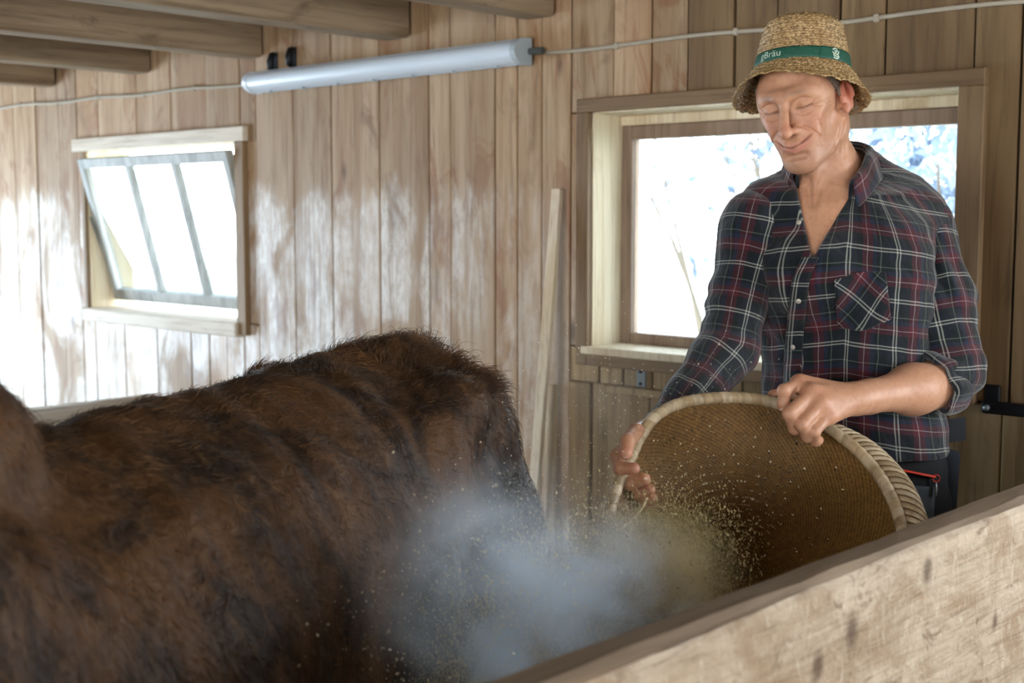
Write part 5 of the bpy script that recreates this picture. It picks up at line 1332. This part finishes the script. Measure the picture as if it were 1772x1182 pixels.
for sy in (-1, 1):
    cow_ops += [Cone(K(1.76, -0.07 + sy * 0.10, 1.26), K(1.70, -0.07 + sy * 0.24, 1.22), 0.032, 0.016, 0.02)]
    # hind leg: thigh forward to the stifle, back to the hock, upright shank
    cow_ops += [Cone(K(0.06, sy * 0.17, 0.85), K(0.17, sy * 0.19, 0.62), 0.15, 0.105, 0.08), Cone(K(0.17, sy * 0.19, 0.60), K(-0.05, sy * 0.17, 0.42), 0.09, 0.052, 0.05), Cone(K(-0.05, sy * 0.17, 0.42), K(-0.01, sy * 0.17, 0.11), 0.046, 0.036, 0.02), Cone(K(-0.01, sy * 0.17, 0.10), K(0.02, sy * 0.17, 0.05), 0.042, 0.050, 0.02),
        Cone(K(1.28, sy * 0.15, 0.72), K(1.27, sy * 0.14, 0.40), 0.10, 0.056, 0.06), Cone(K(1.27, sy * 0.14, 0.40), K(1.28, sy * 0.14, 0.11), 0.050, 0.036, 0.02), Cone(K(1.28, sy * 0.14, 0.10), K(1.305, sy * 0.14, 0.05), 0.042, 0.050, 0.02)]
# tail: root, then hanging down behind
tl = [K(0.0, 0, 1.205), K(-0.05, 0.01, 1.19), K(-0.085, 0.02, 1.10), K(-0.095, 0.02, 0.90), K(-0.095, 0.02, 0.60)]
for a, b, r0, r1 in zip(tl[:-1], tl[1:], (0.05, 0.042, 0.034, 0.028), (0.042, 0.034, 0.028, 0.02)): cow_ops.append(Cone(a, b, r0, r1, 0.03))
def shag(p):
    return (0.006 * np.sin(p @ np.array([31., 17, 9]) + 2 * np.sin(p @ np.array([9., -21, 13]))) * np.sin(p @ np.array([-12., 25, 21])) - 0.003).astype(np.float32)
cow_ops.append(Ripple(shag, K(0.8, 0, 0.7), 2.0))
cow_ops.append(Prism([(np.array([0, 0, 0.006]), EZ)], K(0.8, 0, 0), 3.0, 0.0))
Vk, Fk_ = sdf_mesh(cow_ops, np.array([-2.35, -0.75, 0.0]), np.array([-0.70, 2.05, 1.42]), 0.013)
def cow_mat(name, k=1.0):
    T = NT(name)
    a = T.noise(T.pos((7, 7, 4), False), 1.0, 4, 0.6, 0.8); b = T.noise(T.pos((40, 40, 18), False), 1.0, 4, 0.65, 0.5)
    c = T.mix(T.smooth(a, 0.32, 0.66), lin('#1f130b'), lin('#4c331c')); c = T.mix(T.math('MULTIPLY', T.smooth(b, 0.45, 0.72), 0.6), c, lin('#5d4228'))
    b_ = T.bsdf(c, 0.6, T.bump(b, 0.8, 0.01), 0.25); return T.m
M_COAT = cow_mat('shaggy_coat'); 
quads_obj('body', Vk, Fk_, M_COAT, cow)
# horns and hooves
M_HORN = plain('grey_horn', '#8a7c66', 0.4, 0, 0.2, 30); M_HOOF = plain('dark_hoof', '#2a241e', 0.5)
for sy in (-1, 1):
    mb = MB(); mb.tube(spline([K(1.80, -0.07 + sy * 0.07, 1.31), K(1.80, -0.07 + sy * 0.15, 1.34), K(1.85, -0.07 + sy * 0.22, 1.37)], 10), list(np.linspace(0.024, 0.006, 10)), 10); mb.obj('horn', M_HORN, cow, True)
    for s_ in (0.03, 1.315):
        mb = MB(); q = K(s_, sy * (0.17 if s_ < 1 else 0.14), 0.015); mb.tube([q + EZ * 0.002, q + EZ * 0.03, q + EZ * 0.06 - kd * 0.012], [0.062, 0.057, 0.047], 14); mb.obj('hoof', M_HOOF, cow, True)
# coat: individual hairs lying backwards and downwards, curls over the tail head
gk = np.random.default_rng(17)
A = Vk[Fk_[:, 0]]; Bq = Vk[Fk_[:, 1]]; Cq = Vk[Fk_[:, 2]]; Dq = Vk[Fk_[:, 3]]
nrm = np.cross(Cq - A, Dq - Bq); ar = np.linalg.norm(nrm, axis=1) / 2; nrm /= (2 * ar[:, None] + 1e-12); cen = (A + Cq) / 2
rel = CAM - cen; facing = np.einsum('ij,ij->i', nrm, rel / np.linalg.norm(rel, axis=1)[:, None])
wgt = ar * (0.25 + 0.75 * (facing > -0.35)) * (cen[:, 2] > 0.15)
NHAIR = 120000
pick = gk.choice(len(Fk_), NHAIR, p=wgt / wgt.sum()); r1, r2 = gk.random((2, NHAIR, 1))
root = (A[pick] * (1 - r1) + Bq[pick] * r1) * (1 - r2) + (Dq[pick] * (1 - r1) + Cq[pick] * r1) * r2
n_ = nrm[pick]; sk = (root - KO) @ kd
def vnoise(p, seed):
    g = np.random.default_rng(seed); o = np.zeros((len(p), 3))
    for _ in range(6):
        k = g.normal(size=3) * 11; o += np.sin(p @ k + g.uniform(0, 6.28))[:, None] * g.normal(size=3)
    return o / 3
fl = -kd * 0.55 - EZ * 0.9 + vnoise(root, 2) * 0.85
fl -= n_ * np.einsum('ij,ij->i', fl, n_)[:, None]; fl /= np.linalg.norm(fl, axis=1)[:, None] + 1e-9
tuft = np.exp(-((sk + 0.02) / 0.16) ** 2) * np.clip((root[:, 2] - 1.08) / 0.1, 0, 1)
Lh = gk.uniform(0.014, 0.028, NHAIR) * (1 + 0.7 * tuft * gk.random(NHAIR)); lift = 0.13 + 0.40 * tuft + 0.1 * gk.normal(size=NHAIR)
jit = gk.normal(size=(NHAIR, 3)) * 0.22; curl = vnoise(root * 2.2, 9); curl -= n_ * np.einsum('ij,ij->i', curl, n_)[:, None] * (1 - 0.8 * tuft)[:, None]; jit -= n_ * np.einsum('ij,ij->i', jit, n_)[:, None] * 0.6
K_ = 5; pts = np.zeros((NHAIR, K_, 3))
for i in range(K_):
    t = i / (K_ - 1)
    pts[:, i] = root - n_ * 0.004 + Lh[:, None] * (t * (fl + jit) + n_ * (lift * math.sin(t * 2.2))[:, None] + curl * (0.35 + 0.6 * tuft)[:, None] * t * t)
def hair_curves(name, pts, r0, mat, parent):
    n, k, _ = pts.shape; hc = bpy.data.hair_curves.new(name); hc.add_curves([k] * n)
    off = np.array(world_loc(parent)); hc.points.foreach_set('position', (pts - off).astype(np.float32).ravel())
    ra = hc.attributes.get('radius') or hc.attributes.new('radius', 'FLOAT', 'POINT')
    ra.data.foreach_set('value', np.tile(np.linspace(r0, r0 * 0.25, k), n).astype(np.float32))
    hc.materials.append(mat); o = bpy.data.objects.new(name, hc); link(o, parent); return tag(o, kind='stuff')
def strand_mat():
    T = NT('coat_hair')
    r = T.new('HairInfo').outputs['Random']; a = T.noise(T.pos((7, 7, 4), False), 1.0, 4, 0.6, 0.8)
    c = T.mix(r, lin('#1f120a'), lin('#644425')); c = T.mix(T.smooth(a, 0.38, 0.62), T.mix(0.6, c, lin('#180e08')), T.mix(0.35, c, lin('#7a5027')))
    m_ = T.noise(T.pos((17, 17, 11), False), 1.0, 3, 0.6, 0.6); c = T.mix(T.math('MULTIPLY', T.smooth(m_, 0.42, 0.62), 0.55), c, lin('#22180f')); c = T.mix(T.math('MULTIPLY', T.smooth(m_, 0.46, 0.28), 0.5), c, lin('#8a6236'))
    T.bsdf(c, 0.5, None, 0.3); return T.m
M_STRAND = strand_mat()
hair_curves('coat_hair', pts, 0.00062, M_STRAND, cow)
# curls standing off the tail head
NC = 2600; yy_ = gk.normal(0, 0.085, NC); ss_ = gk.uniform(-0.12, 0.17, NC); cur = np.zeros((NC, 8, 3)); kb = bvh_of(Vk, Fk_)
keep = []
for i in range(NC):
    h_, nn_, _, _ = kb.ray_cast(Vector(K(ss_[i], yy_[i], 1.6)), Vector((0, 0, -1)))
    if h_ is None: continue
    p0 = np.array(h_); d = EZ * gk.uniform(0.3, 1.0) - kd * gk.uniform(-0.2, 0.7) + gk.normal(size=3) * 0.35; d /= np.linalg.norm(d); e = np.cross(d, gk.normal(size=3)); e /= np.linalg.norm(e)
    cl = math.sin(ss_[i] * 60) * math.sin(yy_[i] * 45 + 1); L = gk.uniform(0.010, 0.022) * (1 + 0.9 * max(cl, 0))
    for k in range(8):
        t = k / 7; cur[i, k] = p0 - EZ * 0.004 + d * L * math.sin(t * 1.9) + e * L * (t * t) * 0.9 - EZ * L * 0.25 * t ** 3
    keep.append(i)
hair_curves('tail_head_curls', cur[keep], 0.0005, M_STRAND, cow)
tf_ = []
for (u0, v0, su_, n0, L0) in ((702, 606, 22, 800, 0.034), (798, 604, 13, 800, 0.040), (560, 622, 26, 300, 0.020), (850, 655, 16, 500, 0.030)):
    for i in range(n0):
        d = Vector(ray(gk.normal(u0, su_), v0 + gk.uniform(-4, 26))).normalized(); h_, nn_, _, _ = kb.ray_cast(Vector(CAM), d)
        if h_ is None: continue
        p0 = np.array(h_); lean = RV * (0.5 if u0 > 780 else -0.3) + EZ * 1.0 + gk.normal(size=3) * 0.3; lean /= np.linalg.norm(lean); e = RV * (1 if gk.random() < 0.7 else -1) + gk.normal(size=3) * 0.4; L = L0 * gk.uniform(0.5, 1.15)
        tf_.append([p0 - EZ * 0.004 + lean * L * math.sin(t * 1.8) + e * L * 0.5 * t * t - EZ * L * 0.3 * t ** 3 for t in np.linspace(0, 1, 8)])
hair_curves('rump_tufts', np.array(tf_), 0.00055, M_STRAND, cow)
# tail switch and dried dung on the hind quarters
mt = []
for i in range(500):
    a = gk.normal(size=2) * 0.016; p0 = tl[-1] + np.array([a[0], a[1], gk.uniform(-0.02, 0.12)]); d = np.array([gk.normal() * 0.02, gk.normal() * 0.02, -gk.uniform(0.12, 0.26)])
    mt.append([p0 + d * t + gk.normal(size=3) * 0.004 for t in np.linspace(0, 1, 6)])
hair_curves('tail_switch', np.array(mt), 0.0009, M_STRAND, cow)
T = NT('dried_dung'); n = T.noise(T.pos((1,) * 3, False), 55, 4, 0.7)
T.bsdf(T.mix(n, lin('#241d12'), lin('#6b6550')), 0.5, T.bump(n, 0.8, 0.006), 0.5); M_DUNG = T.m
bm = bmesh.new()
cnt = 0
for i in range(900):
    u = gk.normal(893, 20); v = gk.uniform(820, 985)
    d = Vector(ray(u, v)).normalized(); h_, nn_, _, _ = kb.ray_cast(Vector(CAM), d)
    if h_ is None: continue
    r = gk.uniform(0.003, 0.0075); mx = Matrix.Translation(h_ + nn_ * gk.uniform(0.000, 0.007)) @ Matrix.Rotation(gk.uniform(0, 6), 4, 'Z') @ Matrix.Diagonal((r * 0.7, r * 0.6, r * gk.uniform(0.6, 1.3), 1))
    bmesh.ops.create_icosphere(bm, subdivisions=1, radius=1.0, matrix=mx); cnt += 1
    if cnt > 290: break
bm.verts.index_update(); dv = [q.co.copy() for q in bm.verts]; df = [[q.index for q in f.verts] for f in bm.faces]; bm.free()
tag(mesh_obj('dried_dung', dv, df, M_DUNG, cow, True), 'greenish dried dung clotted in the coat', kind='stuff')

# ------------------------------------------------------------------ thrown chaff and the dust it raises
gc = np.random.default_rng(23)
def plume(path, n, rad, g=gc):
    path = np.array([P(*q) for q in path]); t = g.beta(1.4, 1.4, n) * (len(path) - 1); i = np.minimum(t.astype(int), len(path) - 2); f = (t - i)[:, None]
    r = np.interp(t, range(len(path)), rad)[:, None]
    return path[i] * (1 - f) + path[i + 1] * f + g.normal(size=(n, 3)) * r
C1 = plume([(1230, 960, 2.22), (1140, 965, 2.16), (1050, 1010, 2.10), (960, 1090, 2.05), (880, 1170, 2.02), (800, 1270, 2.0)], 65000, [0.040, 0.050, 0.055, 0.06, 0.065, 0.07])
C1 = C1[C1[:, 0] < -0.86]
flakes('falling_chaff', C1, (0.0012, 0.0042), M_CHAFF, None, 31, (0.15, 0.5), align=np.array([0.0, 0.2, -0.9])); o = bpy.data.objects['falling_chaff']; tag(o, 'greenish chaff pouring from the basket lip behind the fence', 'chaff', kind='stuff')
C2 = plume([(1180, 640, 2.45), (1100, 690, 2.35), (1010, 800, 2.25), (960, 950, 2.15), (900, 1050, 2.0), (760, 1140, 1.85)], 1700, [0.10, 0.10, 0.09, 0.10, 0.12, 0.12])
C2 = np.concatenate([C2, plume([(960, 935, 1.85), (930, 1020, 1.72), (860, 1090, 1.66), (780, 1150, 1.62)], 5200, [0.03, 0.06, 0.08, 0.09])]); C2 = C2[C2[:, 0] < -0.86]
flakes('airborne_husks', C2, (0.0008, 0.0024), M_HUSK_AND_DOT, None, 32, (0.15, 0.5)); tag(bpy.data.objects['airborne_husks'], 'tiny pale husks drifting in the air between cow and basket', 'chaff', kind='stuff')
# long straw stalk caught at the lip
stk = tag(empty('straw_stalk', tuple(P(1112, 872, 2.25))), 'bent bright straw stalk under the knuckles at the basket edge', 'straw')
mb = MB(); mb.tube(spline([P(1120, 862, 2.262), P(1108, 884, 2.24), P(1088, 906, 2.22), P(1064, 919, 2.20)], 14), 0.0022, 6); mb.obj('stalk', M_HUSK_AND_DOT, stk, True)
# dust: a lit haze of uneven density
def dust_mat(name, dens, c0, scale, sharp=(0.42, 0.75), col='#c9d8e2'):
    T = NT(name); tc = T.new('TexCoord').outputs['Object']
    n = T.noise(T.pos((1,) * 3, False), scale, 4, 0.6, 0.6)
    L = T.new('VectorMath', operation='LENGTH'); T.set(L.inputs[0], tc)
    fall = T.math('SUBTRACT', 1.0, T.smooth(L.outputs['Value'], 0.15, 1.0))
    d = T.math('MULTIPLY', T.math('MULTIPLY', fall, fall), T.math('MULTIPLY', T.smooth(n, *sharp), dens))
    v = T.new('VolumePrincipled'); v.inputs['Color'].default_value = lin(col); T.set(v.inputs['Density'], d); v.inputs['Anisotropy'].default_value = 0.2
    T.t.links.new(v.outputs[0], T.out.inputs['Volume']); return T.m
def dust(name, label, c, r, rot, mat):
    bm = bmesh.new(); bmesh.ops.create_icosphere(bm, subdivisions=3, radius=1.0); bm.verts.index_update()
    o = mesh_obj(name, [q.co.copy() for q in bm.verts], [[q.index for q in f.verts] for f in bm.faces], mat); bm.free()
    Mx = Matrix((tuple(RV), tuple(FH), tuple(EZ))).transposed().to_4x4()
    o.matrix_world = Matrix.Translation(Vector(c)) @ Mx @ Matrix.Rotation(rot, 4, 'Y') @ Matrix.Diagonal((r[0], r[1], r[2], 1)); return tag(o, label, 'dust', kind='stuff')
dust('dust_cloud', 'pale bluish cloud of dust rising between the cow and the plank fence', P(925, 1060, 1.74), (0.31, 0.16, 0.25), 0.45, dust_mat('dust_haze', 40.0, None, 9.0, (0.34, 0.72), '#e3effa'))
dust('chaff_dust', 'tan dust hanging in the chaff at the low lip of the basket', P(1130, 1000, 2.04), (0.20, 0.09, 0.15), 0.3, dust_mat('chaff_haze', 44.0, None, 14.0, (0.30, 0.7), '#eadfbd'))
dust('dusty_air', 'thin veil of dust in the air between the basket and the large window', P(1130, 720, 2.42), (0.36, 0.10, 0.36), 0.0, dust_mat('dust_veil', 1.6, None, 5.0, (0.2, 0.8), '#f4f4ee'))
